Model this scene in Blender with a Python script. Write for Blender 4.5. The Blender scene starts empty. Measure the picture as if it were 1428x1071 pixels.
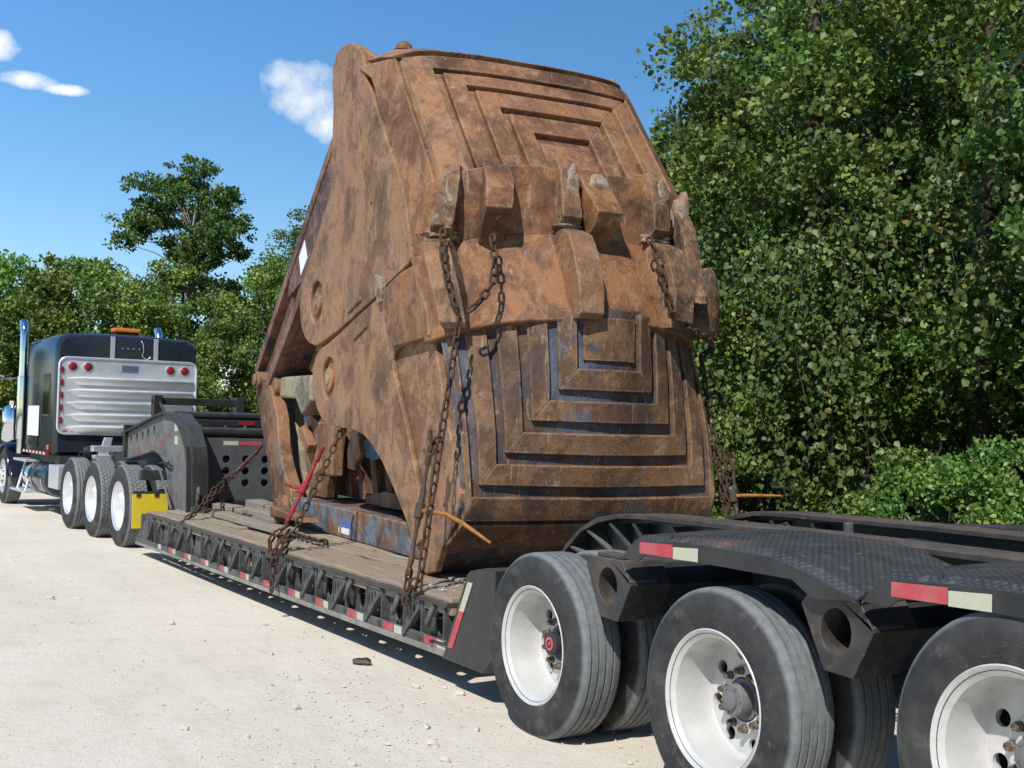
import bpy, bmesh, math, random
import numpy as np
from mathutils import Vector, Matrix
R = math.radians
scene = bpy.context.scene
col = scene.collection
random.seed(7); rng = np.random.default_rng(11)

# ---------------------------------------------------------------- camera
# world axes: x = along the trailer towards the tractor, y = towards the driver's side, z = up
cam_d = bpy.data.cameras.new('camera'); cam = bpy.data.objects.new('camera', cam_d); col.objects.link(cam)
CAM = Vector((-5.4548, 3.3297, 1.60615))
yaw, pit, rol = -0.52722, 0.036155, 0.0247966
F = Vector((math.cos(yaw)*math.cos(pit), math.sin(yaw)*math.cos(pit), math.sin(pit)))
Rt = F.cross(Vector((0, 0, 1))).normalized(); Up = Rt.cross(F)
cr, sr = math.cos(rol), math.sin(rol)
Rt, Up = cr*Rt + sr*Up, -sr*Rt + cr*Up
M4 = Matrix((Rt, Up, -F)).transposed().to_4x4(); M4.translation = CAM
cam.matrix_world = M4
cam_d.sensor_width = 36.0; cam_d.lens = 1688.64/1428*36.0
cam_d.clip_start = 0.1; cam_d.clip_end = 4000
scene.camera = cam

# ---------------------------------------------------------------- sky and sun
SUN = Vector((-0.62, 0.74, 1.0)).normalized()
sun_el = math.asin(SUN.z); sun_rot = math.atan2(0.62, 0.74)
w = bpy.data.worlds.new('World'); scene.world = w; w.use_nodes = True
wn = w.node_tree.nodes; wl = w.node_tree.links; wn.clear()
def wnode(t, **k):
    n = wn.new(t)
    for a, b in k.items(): setattr(n, a, b)
    return n
sky = wnode('ShaderNodeTexSky', sky_type='NISHITA'); sky.sun_disc = False
sky.sun_elevation = sun_el; sky.sun_rotation = sun_rot
sky.air_density = 1.0; sky.dust_density = 0.05; sky.ozone_density = 3.0; sky.altitude = 0
tc = wnode('ShaderNodeTexCoord')
nz = wnode('ShaderNodeTexNoise'); nz.inputs['Scale'].default_value = 22; nz.inputs['Detail'].default_value = 7; nz.inputs['Roughness'].default_value = .62
wl.new(tc.outputs['Generated'], nz.inputs['Vector'])
nz2 = wnode('ShaderNodeTexNoise'); nz2.inputs['Scale'].default_value = 9; nz2.inputs['Detail'].default_value = 3
wl.new(tc.outputs['Generated'], nz2.inputs['Vector'])
def wmath(op, a, b=None, clamp=False):
    n = wnode('ShaderNodeMath', operation=op, use_clamp=clamp)
    for i, q in enumerate((a, b)):
        if q is None: continue
        if isinstance(q, (int, float)): n.inputs[i].default_value = q
        else: wl.new(q, n.inputs[i])
    return n.outputs[0]
def wvm(op, a, b):
    n = wnode('ShaderNodeVectorMath', operation=op)
    for i, q in enumerate((a, b)):
        if isinstance(q, (tuple, Vector)): n.inputs[i].default_value = tuple(q)
        else: wl.new(q, n.inputs[i])
    return n
def azel(az, el): return Vector((math.cos(el)*math.cos(az), math.cos(el)*math.sin(az), math.sin(el)))
# fair-weather cumulus scattered round the dome: azimuth, elevation, half width, half height (degrees)
clouds = [(-20.1, 15.1, 1.7, 1.5), (-21.3, 14.0, 1.5, 1.1), (-19.0, 15.8, .9, .8), (-6.4, 15.8, 1.0, .6), (-8.0, 14.5, 1.2, .35), (-9.4, 14.3, 1.0, .22), (-4.0, 15.8, 2.0, 1.3),
          (35, 16, 4, 2), (58, 25, 5, 2.5), (95, 18, 4, 2), (130, 30, 6, 3), (170, 14, 4, 2), (-160, 22, 5, 2.5),
          (-125, 15, 4, 2), (-85, 28, 5, 2.6), (15, 33, 4, 2), (-60, 40, 5, 2.5)]
den = None
for az, el, ra, rb in clouds:
    c = azel(R(az), R(el)); t = Vector((-math.sin(R(az)), math.cos(R(az)), 0)); u = c.cross(t) * -1
    if u.z < 0: u = -u
    d = wvm('SUBTRACT', tc.outputs['Generated'], c).outputs[0]
    a = wmath('DIVIDE', wvm('DOT_PRODUCT', d, t).outputs['Value'], math.sin(R(ra)))
    b = wmath('DIVIDE', wvm('DOT_PRODUCT', d, u).outputs['Value'], math.sin(R(rb)))
    q = wmath('SUBTRACT', 1.0, wmath('ADD', wmath('MULTIPLY', a, a), wmath('MULTIPLY', b, b)))
    front = wmath('GREATER_THAN', wvm('DOT_PRODUCT', tc.outputs['Generated'], c).outputs['Value'], 0.0)
    q = wmath('MULTIPLY', wmath('MAXIMUM', wmath('ADD', q, 1.2), 0.0), front)
    den = q if den is None else wmath('MAXIMUM', den, q)
f0 = wmath('ADD', wmath('MULTIPLY', wmath('SUBTRACT', nz.outputs['Fac'], 0.5), 4.2), wmath('MULTIPLY', wmath('SUBTRACT', nz2.outputs['Fac'], 0.5), 1.5))
fac = wmath('MULTIPLY', wmath('SUBTRACT', wmath('ADD', den, f0), 1.05), 0.7, True)
fac = wmath('MULTIPLY', fac, wmath('GREATER_THAN', den, 0.02))
fac = wmath('MULTIPLY', fac, 0.92)
mix = wnode('ShaderNodeMixRGB'); wl.new(fac, mix.inputs['Fac']); wl.new(sky.outputs[0], mix.inputs['Color1'])
mix.inputs['Color2'].default_value = (7.6, 7.65, 7.75, 1)
bg = wnode('ShaderNodeBackground'); bg.inputs['Strength'].default_value = 0.125
hs = wnode('ShaderNodeHueSaturation'); hs.inputs['Saturation'].default_value = 1.27
wl.new(mix.outputs[0], hs.inputs['Color']); wl.new(hs.outputs[0], bg.inputs['Color'])
wo = wnode('ShaderNodeOutputWorld'); wl.new(bg.outputs[0], wo.inputs['Surface'])
sd = bpy.data.lights.new('sun', 'SUN'); sd.energy = 4.5; sd.angle = R(0.55); sd.color = (1.0, .965, .905)
so = bpy.data.objects.new('sun', sd); col.objects.link(so)
so.rotation_euler = SUN.to_track_quat('Z', 'Y').to_euler(); so.location = (-20, 24, 32)
vs = scene.view_settings; vs.view_transform = 'Standard'; vs.look = 'None'; vs.gamma = 1; vs.exposure = 0.20
vs.use_curve_mapping = False

# ---------------------------------------------------------------- material helpers
class Mat:
    def __init__(s, name):
        s.m = bpy.data.materials.new(name); s.m.use_nodes = True
        s.n = s.m.node_tree.nodes; s.l = s.m.node_tree.links
        s.b = s.n['Principled BSDF']; s.co = s.n.new('ShaderNodeTexCoord')
    def vec(s, scale=(1, 1, 1), rot=(0, 0, 0)):
        mp = s.n.new('ShaderNodeMapping'); mp.inputs['Scale'].default_value = scale; mp.inputs['Rotation'].default_value = rot
        s.l.new(s.co.outputs['Object'], mp.inputs['Vector']); return mp.outputs[0]
    def noise(s, scale, detail=5, rough=.6, v=None, dist=0.0):
        t = s.n.new('ShaderNodeTexNoise'); t.inputs['Scale'].default_value = scale; t.inputs['Detail'].default_value = detail
        t.inputs['Roughness'].default_value = rough; t.inputs['Distortion'].default_value = dist
        s.l.new(v if v is not None else s.co.outputs['Object'], t.inputs['Vector']); return t.outputs['Fac']
    def vor(s, scale, v=None, feature='F1', out='Distance'):
        t = s.n.new('ShaderNodeTexVoronoi'); t.inputs['Scale'].default_value = scale; t.feature = feature
        s.l.new(v if v is not None else s.co.outputs['Object'], t.inputs['Vector']); return t.outputs[out]
    def ramp(s, f, stops):
        r = s.n.new('ShaderNodeValToRGB'); e = r.color_ramp.elements
        while len(e) < len(stops): e.new(.5)
        for i, (p, c) in enumerate(stops):
            e[i].position = p; e[i].color = (c, c, c, 1) if isinstance(c, (int, float)) else (*c, 1)
        s.l.new(f, r.inputs[0]); return r.outputs[0]
    def mix(s, f, a, b, mode='MIX'):
        m = s.n.new('ShaderNodeMixRGB'); m.blend_type = mode
        for i, q in ((0, f), (1, a), (2, b)):
            if isinstance(q, (int, float)): m.inputs[i].default_value = q if i == 0 else (q, q, q, 1)
            elif isinstance(q, tuple): m.inputs[i].default_value = (*q, 1)
            else: s.l.new(q, m.inputs[i])
        return m.outputs[0]
    def math(s, op, a, b=0.0, clamp=False):
        m = s.n.new('ShaderNodeMath'); m.operation = op; m.use_clamp = clamp
        for i, q in enumerate((a, b)):
            if isinstance(q, (int, float)): m.inputs[i].default_value = q
            else: s.l.new(q, m.inputs[i])
        return m.outputs[0]
    def sep(s, v=None):
        x = s.n.new('ShaderNodeSeparateXYZ'); s.l.new(v if v is not None else s.co.outputs['Object'], x.inputs[0]); return x.outputs
    def geo(s, out):
        g = s.n.new('ShaderNodeNewGeometry'); return g.outputs[out]
    def bump(s, h, strength=.3, dist=.01):
        b = s.n.new('ShaderNodeBump'); b.inputs['Strength'].default_value = strength; b.inputs['Distance'].default_value = dist
        s.l.new(h, b.inputs['Height']); s.l.new(b.outputs[0], s.b.inputs['Normal'])
    def set(s, color=None, rough=None, metal=None, spec=None):
        for k, q in (('Base Color', color), ('Roughness', rough), ('Metallic', metal), ('Specular IOR Level', spec)):
            if q is None: continue
            if isinstance(q, tuple): s.b.inputs[k].default_value = (*q, 1)
            elif isinstance(q, (int, float)): s.b.inputs[k].default_value = q
            else: s.l.new(q, s.b.inputs[k])
        return s.m

def rust_mat(name, blue=0.0, tan=0.5, dark=0.0, base=(.185, .088, .045), hi=(.275, .145, .078), pale=(.37, .245, .145), mud=0.0, bluez=None, edge=1.0, bluec=((.030, .062, .125), (.11, .155, .21))):
    # layered corrosion: chocolate scale, brown oxide, orange bloom, dusty tan; every part shifts along its own offset
    m = Mat(name); oi = m.n.new('ShaderNodeObjectInfo'); rnd = oi.outputs['Random']
    k1 = m.noise(1.5, 10, .70, m.vec((1, 1, .9), (.2, .1, .4)), .5); k2 = m.noise(4.5, 8, .72, m.vec((1, 1, .8), (.3, .2, 0)), .8); n3 = m.noise(50, 4, .7); n2 = m.noise(13, 7, .72)
    f = m.math('ADD', m.math('MULTIPLY', k1, .62), m.math('MULTIPLY', k2, .38))
    f = m.math('ADD', f, m.math('MULTIPLY', m.math('SUBTRACT', rnd, .5), .05))
    f = m.math('SUBTRACT', f, .035*dark-.012)
    s = lambda c, k: tuple(q*k for q in c)
    orange = (hi[0]*1.04, hi[1]*.90, hi[2]*.74)
    c = m.ramp(f, [(.36, s(base, .32)), (.435, s(base, .74)), (.485, base), (.525, hi), (.565, orange), (.605, s(hi, 1.05)), (.665, pale)])
    c = m.mix(m.math('MULTIPLY', m.ramp(k2, [(.54, 0), (.63, 1)]), tan*.75), c, pale)
    c = m.mix(m.math('MULTIPLY', m.ramp(n2, [(.56, 0), (.66, 1)]), .55), c, s(base, .38))
    if blue > 0:
        nb = m.noise(1.9, 9, .74, m.vec((1.3, 1.3, 1), (0, 0, .7)))
        fb = m.math('MULTIPLY', m.ramp(nb, [(.64-.22*blue, 0), (.68-.2*blue, 1)]), m.ramp(n2, [(.35, .45), (.55, .9)]))
        if bluez: fb = m.math('MULTIPLY', fb, m.ramp(m.math('MULTIPLY', m.sep()[2], .2), [(bluez[0]*.2, bluez[2]), (bluez[1]*.2, 1)]))
        c = m.mix(fb, c, m.mix(m.ramp(k2, [(.4, 0), (.6, 1)]), *bluec))
    if dark > 0:
        nd = m.noise(2.1, 9, .72, m.vec((1, 1, 1.2), (.4, 0, .2)), .6)
        c = m.mix(m.math('MULTIPLY', m.ramp(nd, [(.50, 0), (.58, 1)]), dark), c, (.052, .042, .038))
    # rust runs below seams, scrapes, pits
    nst = m.noise(5.5, 7, .66, m.vec((1.1, 1.1, .30)), 1.2)
    c = m.mix(m.math('MULTIPLY', m.ramp(nst, [(.55, 0), (.65, 1)]), .34), c, (.10, .044, .022))
    ns = m.noise(26, 4, .62, m.vec((1, 1, .16), (.75, .35, 0)), .5)
    c = m.mix(m.math('MULTIPLY', m.ramp(ns, [(.61, 0), (.67, 1)]), .42), c, (.43, .335, .25))
    c = m.mix(m.math('MULTIPLY', m.ramp(n3, [(.58, 0), (.68, 1)]), .55), c, (.055, .028, .018))
    if edge > 0:
        bv = m.n.new('ShaderNodeBevel'); bv.samples = 4; bv.inputs['Radius'].default_value = .026
        dp = m.n.new('ShaderNodeVectorMath'); dp.operation = 'DOT_PRODUCT'; m.l.new(bv.outputs[0], dp.inputs[0]); m.l.new(m.geo('True Normal'), dp.inputs[1])
        ed = m.math('MULTIPLY', m.ramp(dp.outputs['Value'], [(.90, 1), (.985, 0)]), m.ramp(n2, [(.42, 0), (.58, .75)]))
        c = m.mix(m.math('MULTIPLY', ed, edge), c, (.38, .262, .175))
    if mud > 0:
        nm = m.noise(7, 9, .75)
        c = m.mix(m.math('MULTIPLY', m.ramp(nm, [(.62-.22*mud, 0), (.67-.18*mud, 1)]), .85), c, m.mix(n3, (.24, .19, .14), (.46, .40, .33)))
    hs_ = m.n.new('ShaderNodeHueSaturation'); hs_.inputs['Hue'].default_value = .502; hs_.inputs['Saturation'].default_value = .99; hs_.inputs['Value'].default_value = .88; m.l.new(c, hs_.inputs['Color']); c = hs_.outputs[0]
    m.set(c, m.ramp(n2, [(.3, .52), (.7, .84)]), 0.0, .32)
    h = m.math('ADD', m.math('MULTIPLY', n2, .8), m.math('MULTIPLY', n3, .45 + mud))
    h = m.math('ADD', h, m.math('MULTIPLY', k2, 1.1))
    m.bump(h, .6, .018)
    return m.m

def paint_mat(name, c, rough=.4, dust=.4, dustc=(.30, .27, .23), metal=0.0, chips=0.25, chipc=(.16, .075, .04), topdust=.5, spec=.4):
    m = Mat(name)
    n1 = m.noise(3, 6, .65); n2 = m.noise(19, 5, .65); n3 = m.noise(60, 3, .6)
    cc = m.mix(m.ramp(n1, [(.3, 0), (.7, 1)]), c, tuple(q*1.25+.004 for q in c))
    cc = m.mix(m.math('MULTIPLY', m.ramp(n2, [(.62, 0), (.70, 1)]), chips), cc, chipc)
    up = m.ramp(m.sep(m.geo('Normal'))[2], [(.45, 0), (1.0, 1)])
    f = m.math('ADD', m.math('MULTIPLY', m.ramp(m.noise(4.5, 7, .7), [(.40, 0), (.72, 1)]), dust), m.math('MULTIPLY', up, m.math('MULTIPLY', topdust, m.ramp(n2, [(.25, .3), (.7, 1)]))), True)
    cc = m.mix(f, cc, dustc)
    m.set(cc, m.math('ADD', m.math('MULTIPLY', f, .45), rough, True), metal, spec)
    m.bump(m.math('ADD', n3, n2), .12, .006)
    return m.m

def tape_mat(name, c):
    m = Mat(name)
    n = m.noise(30, 5, .7); n1 = m.noise(7, 4)
    cc = m.mix(m.math('MULTIPLY', m.ramp(n1, [(.4, 0), (.7, 1)]), .5), c, tuple(.55*q+.16 for q in c))
    cc = m.mix(m.math('MULTIPLY', m.ramp(n, [(.60, 0), (.68, 1)]), .55), cc, (.17, .15, .13))
    return m.set(cc, .45, 0, .5)

def simple(name, c, rough=.5, metal=0.0, var=.25, scale=14, bump=.1, spec=.5):
    m = Mat(name)
    n = m.noise(scale, 5, .65)
    cc = m.mix(m.ramp(n, [(.3, 0), (.7, 1)]), tuple(q*(1-var) for q in c), tuple(min(1, q*(1+var)) for q in c))
    m.set(cc, m.ramp(n, [(.3, max(0, rough-.08)), (.7, min(1, rough+.1))]), metal, spec)
    if bump: m.bump(n, bump, .004)
    return m.m

MT = {}
MT['side'] = rust_mat('rust_side_plate', blue=.0, tan=.55, dark=.22, base=(.235, .117, .060), hi=(.33, .182, .100))
MT['rust'] = rust_mat('rust_brown', blue=.0, tan=.42, dark=.3)
MT['bar_up'] = rust_mat('rust_upper_bars', blue=.0, tan=.5, dark=.25, base=(.225, .102, .048), hi=(.32, .156, .075))
MT['bar_lo'] = rust_mat('rust_lower_bars', blue=.22, tan=.18, dark=.6, base=(.150, .076, .040), hi=(.225, .120, .064))
MT['groove'] = rust_mat('rust_blue_grooves', blue=.85, tan=.12, dark=.7, base=(.11, .060, .036), hi=(.16, .09, .052), bluez=(1.2, 2.25, .55))
MT['groove_up'] = rust_mat('rust_upper_grooves', blue=.22, tan=.5, dark=.2)
MT['lip'] = rust_mat('rust_lip', blue=.0, tan=.34, dark=.55, base=(.22, .096, .044), hi=(.305, .145, .068))
MT['tooth'] = rust_mat('rust_tooth', blue=.0, tan=.55, dark=.75, mud=.12, base=(.22, .115, .06))
MT['mud'] = rust_mat('rust_caked_mud', tan=.6, dark=.2, mud=.85)
MT['orange'] = rust_mat('rust_fresh_orange', tan=.25, dark=.2, base=(.25, .105, .042), hi=(.33, .155, .07), mud=.1)
MT['beam'] = rust_mat('rust_blue_beam', blue=.85, tan=.35, dark=.15, bluec=((.055, .105, .165), (.19, .25, .29)))
MT['teal'] = simple('worn_teal_paint', (.10, .22, .27), .6, 0, .3, 8)
MT['cyl'] = rust_mat('rust_pale_casting', tan=.7, dark=.35, base=(.24, .21, .15), hi=(.34, .31, .22), pale=(.42, .38, .28))
MT['mottle'] = rust_mat('rust_mottled_purple', tan=.25, dark=.85, base=(.21, .10, .072), hi=(.27, .14, .105))
MT['chain'] = rust_mat('rust_chain', tan=.12, dark=.8, base=(.085, .042, .026), hi=(.135, .068, .042), edge=0)
MT['redbind'] = rust_mat('red_binder_paint', tan=.04, dark=.35, base=(.25, .010, .018), hi=(.34, .018, .03), pale=(.3, .2, .15), edge=0)
MT['obind'] = rust_mat('rusty_orange_handle', tan=.2, dark=.1, base=(.30, .105, .022), hi=(.42, .17, .035), edge=0)
MT['black'] = paint_mat('black_trailer_paint', (.014, .0145, .016), .34, .16, (.15, .145, .135), topdust=.38)
MT['blackrust'] = paint_mat('black_paint_rusting', (.02, .02, .021), .45, .45, (.16, .12, .09), chips=.8, topdust=.5)
MT['greyside'] = paint_mat('dusty_grey_trailer_side', (.040, .041, .042), .5, .6, (.20, .19, .175), topdust=.5)
MT['gnplate'] = paint_mat('gooseneck_grey_plate', (.055, .06, .066), .45, .3, (.16, .16, .155), chips=.2)
MT['gnside'] = paint_mat('gooseneck_side_dusty', (.085, .085, .083), .6, .55, (.25, .24, .22), chips=.5)
MT['raildust'] = paint_mat('dusty_bottom_rail', (.16, .15, .135), .7, .85, (.38, .34, .29), topdust=.8)
MT['red'] = tape_mat('reflective_red', (.42, .030, .040)); MT['white'] = tape_mat('reflective_white', (.44, .44, .32))
MT['navy'] = paint_mat('navy_truck_paint', (.007, .011, .021), .16, .06, (.12, .12, .12), chips=.02, topdust=.05, spec=.6)
MT['alu'] = simple('brushed_aluminium', (.72, .73, .75), .38, .75, .1, 40, .05)
MT['chrome'] = simple('chrome', (.75, .78, .82), .10, 1.0, .05, 5, 0)
MT['rim'] = paint_mat('silver_white_rim', (.50, .492, .475), .32, .45, (.31, .285, .245), metal=.15, chips=.18, topdust=.0)
MT['rim2'] = simple('polished_wheel', (.78, .78, .79), .30, .55, .1, 6, .03)
MT['redlens'] = simple('red_lens', (.22, .012, .018), .2, 0, .1, 10, 0)
MT['redfaded'] = tape_mat('faded_red_tape', (.20, .06, .06))
MT['amber'] = simple('amber_lens', (.60, .16, .015), .25, 0, .1, 10, 0)
MT['yellow'] = paint_mat('yellow_mudflap', (.56, .42, .015), .55, .3, (.33, .27, .12), chips=.1, topdust=0)
MT['blueplate'] = simple('blue_plate', (.06, .12, .19), .4)
MT['paper'] = simple('white_sticker', (.72, .73, .73), .55, 0, .15, 60, 0)
MT['bluepaper'] = simple('blue_sticker', (.08, .14, .34), .55, 0, .2, 60, 0)
MT['dark'] = simple('dark_steel', (.025, .025, .026), .6, 0, .4, 10)
MT['rubberhose'] = simple('black_hose', (.012, .012, .013), .45, 0, .2, 10, 0)
MT['glass'] = simple('dark_window', (.01, .012, .014), .06, 0, .1, 3, 0)
MT['redpaint'] = simple('red_hood_paint', (.30, .012, .015), .25, 0, .1, 5, 0)
MT['brownmetal'] = rust_mat('rust_hub', tan=.25, dark=.5, base=(.05, .036, .03), hi=(.085, .06, .048))
MT['grease'] = paint_mat('grey_hub_paint', (.10, .10, .105), .4, .4, (.22, .20, .18), chips=.2)

def tyre_mat(name, treadc):
    m = Mat(name)
    n = m.noise(5, 6, .7); n2 = m.noise(26, 5, .65); n3 = m.noise(2.2, 4, .6)
    p = m.sep(); r = m.math('SQRT', m.math('ADD', m.math('MULTIPLY', p[0], p[0]), m.math('MULTIPLY', p[2], p[2])))
    c = m.mix(m.ramp(n, [(.35, 0), (.7, 1)]), (.020, .020, .021), (.055, .054, .052))
    c = m.mix(m.math('MULTIPLY', m.ramp(m.noise(3.5, 9, .75), [(.54, 0), (.62, 1)]), .45), c, (.13, .115, .092))
    c = m.mix(m.math('MULTIPLY', m.ramp(n2, [(.66, 0), (.74, 1)]), .4), c, (.22, .21, .19))
    tr = m.ramp(r, [(.455, 0), (.4735, 1)]) if treadc == 'trailer' else m.ramp(r, [(.49, 0), (.507, 1)])
    tr = m.math('MULTIPLY', tr, m.ramp(n2, [(.25, .55), (.6, 1)]))
    c = m.mix(tr, c, m.mix(n, (.13, .142, .15), (.23, .24, .245)))
    m.set(c, .78, 0, .3)
    # moulding rings and fine sipes
    ring = m.math('SINE', m.math('MULTIPLY', r, 420))
    ang = m.math('ARCTAN2', p[0], p[2]); sip = m.math('GREATER_THAN', m.math('SINE', m.math('MULTIPLY', ang, 150)), .93)
    h = m.math('ADD', m.math('MULTIPLY', ring, .12), m.math('MULTIPLY', n2, .6))
    h = m.math('SUBTRACT', h, m.math('MULTIPLY', sip, m.math('MULTIPLY', tr, 1.2)))
    m.bump(h, .35, .006)
    return m.m
MT['tyre'] = tyre_mat('trailer_tyre_rubber', 'trailer'); MT['tyre2'] = tyre_mat('drive_tyre_rubber', 'drive')

def wood_mat(name, a, b):
    m = Mat(name)
    oi = m.n.new('ShaderNodeObjectInfo')
    ad = m.n.new('ShaderNodeVectorMath'); ad.operation = 'ADD'
    sc = m.n.new('ShaderNodeVectorMath'); sc.operation = 'SCALE'; sc.inputs[0].default_value = (13, 7, 5)
    m.l.new(oi.outputs['Random'], sc.inputs['Scale']); m.l.new(m.co.outputs['Object'], ad.inputs[0]); m.l.new(sc.outputs[0], ad.inputs[1])
    mp = m.n.new('ShaderNodeMapping'); mp.inputs['Scale'].default_value = (.55, 9, 9); m.l.new(ad.outputs[0], mp.inputs['Vector'])
    g = m.noise(6, 7, .68, mp.outputs[0], .8); n = m.noise(3.2, 6, .7, ad.outputs[0])
    c = m.mix(m.ramp(g, [(.30, 0), (.68, 1)]), a, b)
    c = m.mix(m.math('MULTIPLY', m.ramp(n, [(.42, 0), (.62, 1)]), .65), c, (.30, .255, .20))
    c = m.mix(m.ramp(g, [(.33, 1), (.40, 0)]), c, (.045, .035, .028))
    br = m.math('MULTIPLY', oi.outputs['Random'], .5)
    c = m.mix(br, c, (.27, .215, .155))
    m.set(c, .85, 0, .2); m.bump(m.math('ADD', g, m.math('MULTIPLY', n, .5)), .8, .02)
    return m.m
MT['wood'] = wood_mat('weathered_deck_oak', (.235, .172, .115), (.47, .375, .265))
MT['woodgrey'] = wood_mat('grey_timber', (.20, .175, .145), (.40, .36, .31))

def tread_plate():
    m = Mat('black_tread_plate')
    v = m.vec((40, 40, 40), (0, 0, .785)); p = m.sep(v)
    a = m.math('ABSOLUTE', m.math('SINE', m.math('MULTIPLY', p[0], 3.14159))); b = m.math('ABSOLUTE', m.math('SINE', m.math('MULTIPLY', p[1], 3.14159)))
    h = m.ramp(m.math('MULTIPLY', a, b), [(.35, 0), (.7, 1)])
    n = m.noise(4, 6, .65); n2 = m.noise(17, 5, .7)
    c = m.mix(m.ramp(n, [(.3, 0), (.7, 1)]), (.020, .0205, .022), (.050, .050, .051))
    c = m.mix(m.math('MULTIPLY', h, .22), c, (.15, .15, .15))
    c = m.mix(m.math('MULTIPLY', m.ramp(m.noise(2.3, 5, .7), [(.56, 0), (.68, 1)]), .5), c, (.17, .085, .045))
    c = m.mix(m.math('MULTIPLY', m.ramp(n2, [(.55, 0), (.72, 1)]), .45), c, (.19, .18, .165))
    h = m.math('MULTIPLY', h, m.ramp(m.noise(3, 5, .7), [(.38, .15), (.6, 1)]))
    m.set(c, .48, 0, .45); m.bump(h, .5, .004); return m.m
MT['tread'] = tread_plate()

def dimple_alu():
    m = Mat('dimpled_aluminium'); v = m.vec((1, 24, 24)); p = m.sep(v)
    a = m.math('MULTIPLY', m.math('SINE', m.math('MULTIPLY', p[1], 6.2832)), m.math('SINE', m.math('MULTIPLY', p[2], 6.2832)))
    n = m.noise(5, 5, .6)
    m.set(m.mix(n, (.60, .61, .63), (.78, .79, .80)), m.ramp(n, [(.3, .3), (.7, .5)]), .7, .5); m.bump(a, .5, .006); return m.m
MT['dimple'] = dimple_alu()

# ---------------------------------------------------------------- object helpers
def tag(o, label=None, cat=None, group=None, kind=None):
    if label: o['label'] = label
    if cat: o['category'] = cat
    if group: o['group'] = group
    if kind: o['kind'] = kind
    return o
def empty(name, loc=(0, 0, 0), rz=0, parent=None):
    o = bpy.data.objects.new(name, None); col.objects.link(o); o.location = loc; o.rotation_euler = (0, 0, rz); o.parent = parent
    o.empty_display_size = .2; return o
def link(name, me, parent=None, loc=(0, 0, 0), rot=(0, 0, 0)):
    o = bpy.data.objects.new(name, me); col.objects.link(o); o.parent = parent; o.location = loc; o.rotation_euler = rot; return o
def dup(o, parent=None, loc=None, rot=None, scale=None, name=None):
    c = o.copy(); col.objects.link(c); c.parent = parent if parent is not None else o.parent
    if loc is not None: c.location = loc
    if rot is not None: c.rotation_euler = rot
    if scale is not None: c.scale = scale
    return c
def dup_tree(o, parent=None, loc=None, rot=None, scale=None):
    c = dup(o, parent, loc, rot, scale)
    if parent is None and o.parent is None: c.parent = None
    for ch in list(o.children): dup_tree(ch, c)
    return c

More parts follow.
